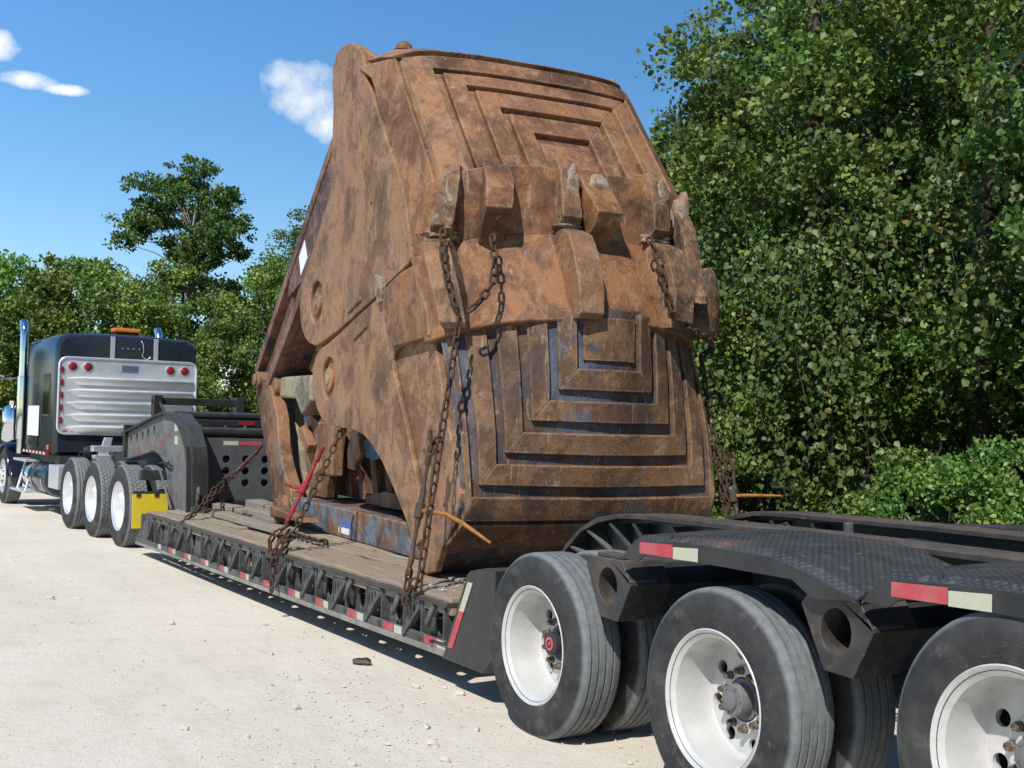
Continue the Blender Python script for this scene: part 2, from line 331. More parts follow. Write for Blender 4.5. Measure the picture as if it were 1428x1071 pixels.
class MB:
    def __init__(s): s.v = []; s.f = []
    def add(s, v, f):
        k = len(s.v); s.v += [tuple(q) for q in v]; s.f += [tuple(i+k for i in q) for q in f]; return s
    def box(s, x0, x1, y0, y1, z0, z1):
        x0, x1 = sorted((x0, x1)); y0, y1 = sorted((y0, y1)); z0, z1 = sorted((z0, z1))
        return s.add([(x, y, z) for z in (z0, z1) for y in (y0, y1) for x in (x0, x1)],
                     [(0, 2, 3, 1), (4, 5, 7, 6), (0, 1, 5, 4), (2, 6, 7, 3), (0, 4, 6, 2), (1, 3, 7, 5)])
    def prism(s, poly, a, b, axis='y'):
        n = len(poly)
        def P(p, t): return (p[0], t, p[1]) if axis == 'y' else ((t, p[0], p[1]) if axis == 'x' else (p[0], p[1], t))
        v = [P(p, a) for p in poly] + [P(p, b) for p in poly]
        return s.add(v, [tuple(range(n))[::-1], tuple(range(n, 2*n))] + [(i, (i+1) % n, n+(i+1) % n, n+i) for i in range(n)])
    def holed(s, poly, c, rx, rz, a, b, axis='y', n=20, walls=True):
        # plate between depth a and b with outline poly (star-shaped about c) and an elliptical hole
        angs = sorted(set([round(2*math.pi*i/n, 5) for i in range(n)] + [round(math.atan2(p[1]-c[1], p[0]-c[0]) % (2*math.pi), 5) for p in poly]))
        def hit(t):
            d = (math.cos(t), math.sin(t)); best = None
            for i in range(len(poly)):
                p, q = poly[i], poly[(i+1) % len(poly)]; e = (q[0]-p[0], q[1]-p[1]); den = d[0]*e[1]-d[1]*e[0]
                if abs(den) < 1e-12: continue
                w_ = (p[0]-c[0], p[1]-c[1]); u = (w_[0]*e[1]-w_[1]*e[0])/den; k = (w_[0]*d[1]-w_[1]*d[0])/den
                if u > 0 and -1e-4 <= k <= 1.0001 and (best is None or u < best): best = u
            return (c[0]+d[0]*best, c[1]+d[1]*best)
        def P(p, t): return (p[0], t, p[1]) if axis == 'y' else ((t, p[0], p[1]) if axis == 'x' else (p[0], p[1], t))
        m = len(angs); out = [hit(t) for t in angs]
        def el(t):
            k = 1/math.sqrt((math.cos(t)/rx)**2+(math.sin(t)/rz)**2); return (c[0]+k*math.cos(t), c[1]+k*math.sin(t))
        inn = [el(t) for t in angs]
        v = [P(p, a) for p in out]+[P(p, a) for p in inn]+[P(p, b) for p in out]+[P(p, b) for p in inn]; f = []
        for i in range(m):
            j = (i+1) % m
            f += [(i, j, m+j, m+i), (2*m+i, 3*m+i, 3*m+j, 2*m+j), (m+i, m+j, 3*m+j, 3*m+i)]
            if walls: f.append((i, 2*m+i, 2*m+j, j))
        return s.add(v, f)
    def tube(s, pts, r, n=10, cap=True, closed=False):
        pts = [Vector(p) if isinstance(p, (tuple, list, Vector)) else Vector([float(q) for q in p]) for p in pts]; m = len(pts); rs = r if isinstance(r, (list, tuple)) else [r]*m; v = []; f = []; prev = None
        for i, p in enumerate(pts):
            if closed: t = (pts[(i+1) % m]-pts[i-1]).normalized()
            else: t = (pts[min(i+1, m-1)]-pts[max(i-1, 0)]).normalized()
            if prev is None:
                a = t.cross(Vector((0, 0, 1)));
                if a.length < .05: a = t.cross(Vector((1, 0, 0)))
                a.normalize()
            else:
                a = (prev - t*prev.dot(t)).normalized()
            prev = a; b = t.cross(a)
            v += [tuple(p + rs[i]*(math.cos(2*math.pi*k/n)*a + math.sin(2*math.pi*k/n)*b)) for k in range(n)]
        for i in range(m if closed else m-1):
            j = (i+1) % m
            f += [(i*n+k, i*n+(k+1) % n, j*n+(k+1) % n, j*n+k) for k in range(n)]
        if cap and not closed: f += [tuple(range(n))[::-1], tuple(range((m-1)*n, m*n))]
        return s.add(v, f)
    def lathe(s, prof, n=48, c=(0, 0, 0), axis='y', cap0=False, cap1=False):
        v = []; f = []; m = len(prof)
        for k in range(n):
            t = 2*math.pi*k/n; ca, sa = math.cos(t), math.sin(t)
            for r, h in prof:
                v.append((c[0]+r*ca, c[1]+h, c[2]+r*sa) if axis == 'y' else ((c[0]+r*ca, c[1]+r*sa, c[2]+h) if axis == 'z' else (c[0]+h, c[1]+r*ca, c[2]+r*sa)))
        for k in range(n):
            j = (k+1) % n
            f += [(k*m+i, j*m+i, j*m+i+1, k*m+i+1) for i in range(m-1)]
        if cap0: f.append(tuple(k*m for k in range(n)))
        if cap1: f.append(tuple(k*m+m-1 for k in range(n)))
        return s.add(v, f)
    def slab(s, fn, us, vs, t0, t1):
        # closed slab over surface fn(u,v)->(point, normal)
        nu, nv = len(us), len(vs); A = []; B = []
        for u in us:
            for q in vs:
                p, n = fn(u, q); A.append(p + n*t0); B.append(p + n*t1)
        k = nu*nv; f = []; I = lambda i, j: i*nv+j
        for i in range(nu-1):
            for j in range(nv-1):
                f += [(I(i, j), I(i+1, j), I(i+1, j+1), I(i, j+1)), (k+I(i, j), k+I(i, j+1), k+I(i+1, j+1), k+I(i+1, j))]
        for i in range(nu-1):
            f += [(I(i, 0), k+I(i, 0), k+I(i+1, 0), I(i+1, 0)), (I(i, nv-1), I(i+1, nv-1), k+I(i+1, nv-1), k+I(i, nv-1))]
        for j in range(nv-1):
            f += [(I(0, j), I(0, j+1), k+I(0, j+1), k+I(0, j)), (I(nu-1, j), k+I(nu-1, j), k+I(nu-1, j+1), I(nu-1, j+1))]
        return s.add(A+B, f)
    def mesh(s, name, mat, smooth=35):
        me = bpy.data.meshes.new(name); me.from_pydata(s.v, [], s.f); me.update()
        bm = bmesh.new(); bm.from_mesh(me); bmesh.ops.recalc_face_normals(bm, faces=bm.faces); bm.to_mesh(me); bm.free()
        me.materials.append(MT[mat] if isinstance(mat, str) else mat)
        if smooth:
            me.shade_smooth(); me.set_sharp_from_angle(angle=R(smooth))
        return me
    def build(s, name, mat, parent=None, smooth=35, bevel=0, loc=(0, 0, 0), rot=(0, 0, 0), seg=2):
        o = link(name, s.mesh(name, mat, smooth), parent, loc, rot)
        if bevel:
            b = o.modifiers.new('bevel', 'BEVEL'); b.width = bevel; b.segments = seg; b.limit_method = 'ANGLE'; b.angle_limit = R(40)
            b.harden_normals = False
        return o

def lerp_tab(xs, ys):
    return lambda x: float(np.interp(x, xs, ys))

# ---------------------------------------------------------------- ground
def ground_mat():
    m = Mat('crushed_limestone'); n = m.noise(.35, 6, .6); n2 = m.noise(3.2, 7, .7); n3 = m.noise(60, 4, .7)
    v = m.vec((.10, 1.6, 1)); tr = m.noise(1.5, 5, .6, v)
    c = m.mix(m.ramp(n, [(.35, 0), (.65, 1)]), (.625, .555, .45), (.71, .64, .53))
    c = m.mix(m.math('MULTIPLY', m.ramp(tr, [(.45, 0), (.62, 1)]), .3), c, (.755, .69, .58))
    c = m.mix(m.math('MULTIPLY', m.ramp(n2, [(.50, 0), (.72, 1)]), .45), c, (.52, .455, .36))
    c = m.mix(m.math('MULTIPLY', m.ramp(n3, [(.58, 0), (.72, 1)]), .5), c, (.36, .31, .25))
    c = m.mix(m.math('MULTIPLY', m.ramp(m.noise(130, 3, .6), [(.60, 0), (.70, 1)]), .45), c, (.72, .67, .58))
    m.set(c, .92, 0, .15)
    h = m.math('ADD', m.math('MULTIPLY', tr, .5), m.math('ADD', m.math('MULTIPLY', n3, .45), m.math('MULTIPLY', m.noise(9, 8, .75), 1.3)))
    m.bump(h, .6, .022); return m.m
def verge_mat():
    m = Mat('verge_soil_and_grass'); n = m.noise(1.4, 6, .65); n2 = m.noise(14, 6, .7)
    c = m.mix(m.ramp(n, [(.35, 0), (.65, 1)]), (.055, .075, .025), (.10, .105, .05)); c = m.mix(m.math('MULTIPLY', m.ramp(n2, [(.5, 0), (.7, 1)]), .5), c, (.14, .115, .075))
    m.set(c, .95, 0, .1); m.bump(n2, .8, .04); return m.m
MT['ground'] = ground_mat(); MT['verge'] = verge_mat()
mb = MB(); mb.add([(-1500, -1500, -.03), (1500, -1500, -.03), (1500, 1500, -.03), (-1500, 1500, -.03)], [(0, 1, 2, 3)])
tag(mb.build('ground', 'verge', smooth=0), kind='structure')
# the limestone road: gently rolling sheet, ragged towards the verge
xs = [-60, -40, -25, -16, -12] + [(-40+i)*.25 for i in range(0, 130)] + [23, 24.5, 26, 28]
mb = MB(); rr = random.Random(3); N = 34
ys = [60, 30, 16, 9] + [6-.36*i for i in range(0, 30)]
def rough_z(x, y):
    k = math.exp(-((x+2)**2+(y-1.5)**2)/260)
    return .008*math.sin(x*.7+1.3*math.sin(y*.9))*math.sin(y*1.7+.4*x) - .024*math.exp(-((y-2.7-.05*x)/.2)**2) - .018*math.exp(-((y-.95-.05*x)/.2)**2) + .014*math.exp(-((y-2.3-.05*x)/.2)**2)
for x in xs:
    e = -4.7 + .22*math.sin(x*.8)+.15*math.sin(x*2.3+1) + .12*rr.uniform(-1, 1) + (.04*max(0, x-8)**1.25 * -0.35)
    for j, y in enumerate(ys):
        yy = y if y > -3.5 else -3.5 + (y+3.5)*(e+3.5)/(ys[-1]+3.5)
        zz = rough_z(x, yy) if -3 < yy < 7 else 0
        if -3.2 < yy < .3: zz = min(zz, 0)*.4
        if j == len(ys)-1: zz = -.06
        mb.v.append((x, yy, zz))
n = len(ys)
for i in range(len(xs)-1):
    for j in range(n-1): mb.f.append((i*n+j, (i+1)*n+j, (i+1)*n+j+1, i*n+j+1))
tag(mb.build('road', 'ground', smooth=180), kind='structure')
# loose gravel, uncountable
def stone_verts(r, rnd, n=8):
    pts = []
    for k in range(n):
        t = 2*math.pi*k/n*1.0
    base = [(1, 0, 0), (-1, 0, 0), (0, 1, 0), (0, -1, 0), (0, 0, 1), (0, 0, -1)]
    sx, sy, sz = r*rnd.uniform(.7, 1.3), r*rnd.uniform(.6, 1.1), r*rnd.uniform(.45, .8); a = rnd.uniform(0, 6.28)
    out = []
    for b in base:
        q = [b[0]*sx+rnd.uniform(-.3, .3)*r, b[1]*sy+rnd.uniform(-.3, .3)*r, b[2]*sz+rnd.uniform(-.15, .15)*r]
        out.append((q[0]*math.cos(a)-q[1]*math.sin(a), q[0]*math.sin(a)+q[1]*math.cos(a), q[2]))
    return out
OCT = [(0, 2, 4), (2, 1, 4), (1, 3, 4), (3, 0, 4), (2, 0, 5), (1, 2, 5), (3, 1, 5), (0, 3, 5)]
rr = random.Random(21)
def stonemat():
    m = Mat('limestone_chips'); n = m.noise(9, 4, .6); m.set(m.mix(n, (.40, .35, .29), (.66, .61, .53)), .9, 0, .2); m.bump(m.noise(60), .5, .006); return m.m
MT['stone'] = stonemat()
mb = MB()
for i in range(3600):
    x = -4 + 16*rr.random()**1.3; y = rr.uniform(-1.2, 4.6)
    if rr.random() < .45: x = rr.gauss(-.3, 1.3); y = rr.gauss(.75, .55)
    r = .0035+.010*rr.random()**4 + (.004 if rr.random() < .1 else 0)
    mb.add([(x+q[0], y+q[1], rough_z(x, y)+r*.25+q[2]) for q in stone_verts(r, rr)], OCT)
tag(mb.build('gravel', 'stone', smooth=0), 'scatter of fine pale gravel over the limestone road', 'gravel', kind='stuff')
def stone(name, x, y, r, mat, label, group=None, cat='stone', flat=1.0, seed=0):
    rnd = random.Random(seed); bm = bmesh.new(); bmesh.ops.create_icosphere(bm, subdivisions=2, radius=r)
    for q in bm.verts:
        k = 1+.28*math.sin(q.co.x/r*3+seed)*math.cos(q.co.y/r*2.4+seed*2)+rnd.uniform(-.13, .13)
        q.co = Vector((q.co.x*k*1.15, q.co.y*k*.85, q.co.z*k*.6*flat))
    me = bpy.data.meshes.new(name); bm.to_mesh(me); bm.free(); me.materials.append(MT[mat])
    o = link(name, me, None, (x, y, rough_z(x, y)+r*.3*flat), (0, 0, rnd.uniform(0, 6))); tag(o, label, cat, group); return o

# ---------------------------------------------------------------- lowboy trailer
TR = empty('lowboy_trailer', (0, -1.33, 0)); tag(TR, 'long black lowboy trailer with wooden deck carrying the rusty bucket', 'trailer')
TY = 1.33                       # trailer parts are written with world y, shifted by TY into the trailer's frame
def tb(mb, name, mat, smooth=35, bevel=0, parent=None):
    mb.v = [(x, y+TY, z) for x, y, z in mb.v]; return mb.build(name, mat, parent or TR, smooth, bevel)

# -- wheels: profile y<0 goes inboard; outer sidewall face at y = 0
def tyre_profile(Ro, w, rr_, tread):
    p = [(rr_-.004, -.012), (rr_+.012, -.004), (rr_+.035, .002), (Ro*.80, .012), (Ro*.88, .008), (Ro-.030, -.010), (Ro-.012, -.020), (Ro-.003, -.032)]
    q = []
    if tread == 'rib':
        g = [.062, .105, .148, .191]; gw = .007
        for y in g:
            q += [(Ro-.0005, -y+gw), (Ro-.013, -y+gw-.002), (Ro-.013, -y-gw+.002), (Ro-.0005, -y-gw)]
        q = sorted(q, key=lambda t: -t[1])
        fixed = []
        for y in g: fixed += [(Ro, -y+gw), (Ro-.013, -y+gw-.002), (Ro-.013, -y-gw+.002), (Ro, -y-gw)]
        q = fixed
    else:
        q = [(Ro-.016, -.034), (Ro-.016, -w+.034)]
    back = [(r, -w-y) for r, y in p[::-1]]
    return p + q + back
def make_tyre(Ro, w, rr_, tread, mat, n=80):
    mb = MB(); pr = tyre_profile(Ro, w, rr_, tread); pass
    mb.lathe(pr, n)
    if tread == 'block':
        rows = [(-.030, -.062), (-.068, -.104), (-.110, -.146), (-.152, -.188), (-.194, -.226)]
        nb = 52
        for k, (a, b) in enumerate(rows):
            a = a*w/.256; b = b*w/.256
            for i in range(nb):
                t0 = 2*math.pi*(i+.5*(k % 2)+.06)/nb; t1 = 2*math.pi*(i+.5*(k % 2)+.94)/nb; v = []
                for t in (t0, (t0+t1)/2, t1):
                    for r in (Ro-.02, Ro):
                        for y in (a, b): v.append((r*math.cos(t), y, r*math.sin(t)))
                mb.add(v, [(2, 3, 7, 6), (6, 7, 11, 10), (0, 2, 6, 4), (4, 6, 10, 8), (1, 5, 7, 3), (5, 9, 11, 7), (0, 1, 3, 2), (8, 10, 11, 9)])
    return mb.mesh('tyre', mat, 38)
def rim_mesh(rr_, depth, mat, w=.25):
    mb = MB()
    pr = [(rr_+.012, -.016), (rr_+.016, -.004), (rr_+.010, .002), (rr_+.002, -.003), (rr_-.010, -.016), (rr_-.026, -.03), (rr_-.030, -.055), (rr_-.040, -.085), (rr_-.046, -depth*.72), (rr_-.052, -depth+.008), (rr_-.060, -depth-.004), (rr_-.060, -w)]
    mb.lathe(pr, 72)
    return mb.mesh('rim', mat, 28)
def disc_mesh(rd, depth, mat, holes=8, hr=.033, pc=.192, phase=0.0):
    mb = MB(); y0 = -depth
    # sectors with a round hand hole each
    for k in range(holes):
        a0 = 2*math.pi*(k-.5)/holes+phase; a1 = 2*math.pi*(k+.5)/holes+phase; am = (a0+a1)/2
        poly = [(rd*math.cos(a0+(a1-a0)*t/4), rd*math.sin(a0+(a1-a0)*t/4)) for t in range(5)] + [(.148*math.cos(a1+(a0-a1)*t/4), .148*math.sin(a1+(a0-a1)*t/4)) for t in range(5)]
        mb.holed(poly, (pc*math.cos(am), pc*math.sin(am)), hr, hr, y0, y0-.018, walls=False, n=18)
    mb.lathe([(.150, -depth), (.140, -depth+.022), (.095, -depth+.022), (.09, -depth-.02)], 48)
    return mb.mesh('wheel', mat, 40)
RT, ZT = .4825, .470
tyre_me = make_tyre(RT, .262, .292, 'rib', 'tyre'); rim_me = rim_mesh(.296, .205, 'rim'); rim_me['n'] = 1
disc_me = disc_mesh(.246, .205, 'rim', 8, .031, .197, R(-5))
hub = MB(); hub.lathe([(.001, -.098), (.032, -.098), (.038, -.102), (.038, -.112), (.066, -.117), (.070, -.124), (.070, -.18), (.088, -.182), (.088, -.205)], 28)
for k in range(6):
    a = 2*math.pi*k/6; hub.lathe([(.001, -.110), (.007, -.110), (.007, -.12)], 6, (.057*math.cos(a), 0, .057*math.sin(a)))
hub_me = hub.mesh('hub_cap', 'grease', 40)
hub1 = MB(); hub1.lathe([(.001, -.115), (.056, -.115), (.062, -.12), (.062, -.21)], 28); hub1_me = hub1.mesh('hub_cap', 'dark', 40)
ring = MB(); ring.lathe([(.022, -.1115), (.036, -.1115), (.036, -.116)], 28); ring.lathe([(.001, -.1105), (.010, -.1105), (.010, -.116)], 20); logo_me = ring.mesh('hub_emblem', 'redlens', 0)
MT['pinkred'] = simple('hub_emblem_red', (.50, .09, .10), .4); logo_me.materials[0] = MT['pinkred']
nut = MB(); nut.lathe([(.001, .0), (.010, 0), (.0145, -.005), (.0155, -.022), (.020, -.026), (.020, -.04)], 6); nut_me = nut.mesh('lug_nut', 'brownmetal', 30)
inner_me = MB().lathe([(.30, -.016), (.29, -.03), (.25, -.08), (.248, -.1)], 40).lathe([(.248, -.1), (.05, -.1)], 40).mesh('rim', 'dark', 40)
def wheel(parent, x, y, z, side=1, kind='nuts', tyre=None, rim=None, disc=None, hubm=None, spin=0.0, nuts=10, nutr=.1225, depth=.205):
    d = link('wheel', disc or disc_me, parent, (x, y, z), (0, spin, 0 if side > 0 else math.pi))
    link('tyre', tyre or tyre_me, d); link('rim', rim or rim_me, d); h = link('hub_cap', hubm or hub_me, d)
    if kind == 'logo': link('hub_emblem', logo_me, d)
    if kind != 'none':
        for k in range(nuts):
            a = 2*math.pi*(k+.5)/nuts; link('lug_nut', nut_me, d, (nutr*math.cos(a), -depth+.060, nutr*math.sin(a)))
    return d
def inner_wheel(parent, x, y, z, side=1, tyre=None, rim=None, spin=0.):
    d = link('inner_wheel', rim or inner_me, parent, (x, y, z), (0, spin, 0 if side > 0 else math.pi)); link('tyre', tyre or tyre_me, d); return d
AX = [0.0, -1.4566, -2.913]; AZ = [ZT, ZT, ZT+.112]
for i, (x, z) in enumerate(zip(AX, AZ)):
    wheel(TR, x, TY, z, 1, 'logo' if i == 0 else 'nuts', hubm=hub1_me if i == 0 else None, spin=R(7*i))
    inner_wheel(TR, x, TY-.345, z, 1, spin=R(11))
    wheel(TR, x, -TY, z, -1, 'nuts', spin=R(20*i)); inner_wheel(TR, x, -TY+.345, z, -1)
    tb(MB().tube([(x, -.45, z), (x, -2.21, z)], .065, 14), 'axle', 'dark')

# -- rear frame: two arched beams, hangers, tread-plate fenders
def beam(y):
    top = [(.98, .60), (.90, .76), (.78, .90), (.62, 1.02), (.45, 1.09), (.25, 1.128), (.05, 1.14), (-1.2, 1.15), (-4.9, 1.15)]
    mb = MB(); 
    up = top; lo = [(x+ (0 if x < .2 else -.012), z-.028) for x, z in top]
    mb.prism(up+lo[::-1], y-.14, y+.14); tb(mb, 'beam_flange', 'blackrust', 25, .004)
    mb = MB(); mb.prism(lo+[(-4.9, .72), (-.2, .66), (.45, .5), (.9, .3)], y-.02, y+.02); tb(mb, 'beam_web', 'black', 0)
    for (x, z) in [(.74, .905), (.56, 1.02), (.33, 1.085), (.10, 1.105), (-.25, 1.115)]:
        d = Vector((x-.0, 0, z-.45)).normalized() if x > 0.05 else Vector((0, 0, 1))
        c = Vector((x, 0, z)) - d*.02; e = c - d*.20; t = Vector((-d.z, 0, d.x))*.006
        mb = MB()
        for s_ in (1,):
            v = [(c.x+t.x, y+.022, c.z+t.z), (c.x+t.x, y+.135, c.z+t.z), (e.x+t.x, y+.022, e.z+t.z), (c.x-t.x, y+.022, c.z-t.z), (c.x-t.x, y+.135, c.z-t.z), (e.x-t.x, y+.022, e.z-t.z)]
            mb.add(v, [(0, 1, 2), (3, 5, 4), (0, 3, 4, 1), (1, 4, 5, 2), (2, 5, 3, 0)])
        tb(mb, 'gusset', 'greyside', 0)
beam(-.84); beam(-1.86)
for x in (-.2, -2.19, -3.6): tb(MB().box(x-.1, x+.1, -1.84, -.86, .78, .98), 'cross_member', 'black', 0, .006)
tb(MB().box(-1.05, -.75, -1.5, -1.2, .98, 1.06).box(-.93, -.89, -1.37, -1.33, 1.06, 1.16), 'valve_bracket', 'greyside', 0, .008)
for k, (yy, zz) in enumerate([(-1.32, 1.07), (-1.40, 1.065), (-1.47, 1.075)]):
    tb(MB().tube([(-.95+.2*k, yy+.1, .95), (-1.25, yy+.03, zz+.02), (-1.7, yy, zz), (-2.4, yy-.05, zz-.01), (-3.3, yy, zz), (-4.6, yy+.05, zz-.02)], .016, 8), 'air_hose', 'rubberhose', 60)
tb(MB().tube([(-.45, -1.2, .98), (-.48, -1.22, 1.10), (-.56, -1.25, 1.13), (-.62, -1.28, 1.05)], .010, 8), 'air_hose', 'rubberhose', 60)
HEX = [(.145, .115), (.09, .145), (-.115, .150), (-.165, .115), (-.185, .02), (-.155, -.125), (-.105, -.15), (.03, -.15), (.095, -.08), (.15, .06)]
HEX = [(.17, .09), (.13, .135), (-.13, .135), (-.205, .03), (-.105, -.155), (.045, -.15)]
def hanger(x, z, s):
    yo = -.05 if s > 0 else -2.61; yi = yo - s*.85
    poly = [(x+p[0], z+p[1]) for p in HEX]
    b = tb(MB().prism([(x+p[0]*.93, z+p[1]*.93) for p in HEX], yo-s*.245, yi), 'hanger_beam', 'black', 0, .006)
    mb = MB(); mb.holed(poly, (x-.015, z+.005), .078, .088, yo, yo-s*.24); e = tb(mb, 'end_plate', 'blackrust', 30, .003)
    tb(MB().prism([(x-.02, z+.137), (x-.20, z+.045), (x-.20, z+.03), (x-.05, z+.12)], yo, yo-s*.16), 'gusset', 'greyside', 0)
    tb(MB().box(x-.10, x+.12, yo-s*.03, yo-s*.12, z+.137, z+.155), 'cap_plate', 'blackrust', 0, .003)
for x, z in ((-.60, .85), (-2.10, .865), (-3.62, .87)):
    hanger(x, z, 1); hanger(x, z, -1)
def fender(x0, s, tape=True):
    # folded tread plate: sloping nose, raised top, skirt with notched lower edge; x0 = front tip, runs 1.45 m to the rear
    yo = 0.0 if s > 0 else -2.66; yi = yo - s*.70
    L = 1.46
    prof = [(x0, 1.035), (x0-.10, 1.125), (x0-.5, 1.148), (x0-1.02, 1.140), (x0-1.22, 1.10), (x0-L, 1.035)]
    mb = MB(); n = len(prof); V = []
    bow = [(yo, -.025), (yo-s*.05, 0), (yo-s*.40, .012), (yi, .018)]
    for x, z in prof:
        for y, dz in bow: V.append((x, y, z+dz))
    k = len(V)
    Fc = [(i*4+j, (i+1)*4+j, (i+1)*4+j+1, i*4+j+1) for i in range(n-1) for j in range(3)]
    V += [(x, y, z-.012) for x, y, z in V]; Fc += [tuple(q+k for q in f[::-1]) for f in Fc]
    for i in range(n-1): Fc += [(i*4, k+i*4, k+(i+1)*4, (i+1)*4), (i*4+3, (i+1)*4+3, k+(i+1)*4+3, k+i*4+3)]
    for j in range(3): Fc += [(j, j+1, k+j+1, k+j), (4*(n-1)+j, k+4*(n-1)+j, k+4*(n-1)+j+1, 4*(n-1)+j+1)]
    mb.add(V, Fc); f = tb(mb, 'fender', 'tread', 12)
    sk = [(x, z-.022) for x, z in prof] + [(x0-L-.0, 1.005), (x0-L+.22, .985), (x0-L+.33, 1.045), (x0-.30, 1.050), (x0-.18, 1.040), (x0-.12, 1.005), (x0+.0, 1.01)]
    mb = MB(); mb.prism(sk, yo+s*.001, yo-s*.010); mb.v = [(x, y+TY, z) for x, y, z in mb.v]; mb.build('skirt', 'black', f, 0, .002)
    if tape:
        for nm, a, b, m_ in (('red_tape', x0-.14, x0-.385, 'red'), ('white_tape', x0-.387, x0-.56, 'white')):
            mb = MB(); za = 1.093-.02*0; mb.add([(a, yo+s*.003, 1.040+.006), (b, yo+s*.003, 1.050), (b, yo+s*.003, 1.108), (a, yo+s*.003, 1.098)], [(0, 1, 2, 3)])
            mb.v = [(x, y+TY, z) for x, y, z in mb.v]; mb.build('reflective_tape', m_, f, 0)
    tb(MB().tube([(x0-.33, yo-s*.03, 1.12), (x0-.33, yo-s*.03, 1.148)], .009, 8), 'bolt', 'dark')
    return f
for x0 in (-.80, -2.29, -3.80):
    fender(x0, 1); fender(x0, -1)

# -- deck end step between deck and rear wheels
tb(MB().prism([(1.13, .20), (.84, .74), (.80, .765), (.62, .80), (.50, .80), (.50, .30), (.62, .20)], -.34, -.06), 'deck_end_post', 'black', 0, .008)
tb(MB().prism([(1.13, .20), (.84, .74), (.80, .765), (.62, .80), (.50, .80), (.50, .30), (.62, .20)], -2.6, -2.32), 'deck_end_post', 'black', 0, .008)
tb(MB().prism([(1.10, .20), (.84, .70), (.55, .74), (.50, .30), (.62, .20)], -2.31, -.35), 'deck_end_plate', 'black', 0, .006)
for a, b, m_ in ((.0, .52, 'red'), (.52, .92, 'white')):
    P0 = Vector((1.055, 0, .28)); P1 = Vector((.80, 0, .735)); A = P0.lerp(P1, a); B = P0.lerp(P1, b)
    tb(MB().add([(A.x, -.0565, A.z), (A.x-.062, -.0565, A.z), (B.x-.062, -.0565, B.z), (B.x, -.0565, B.z)], [(0, 1, 2, 3)]), 'reflective_tape', m_, 0)

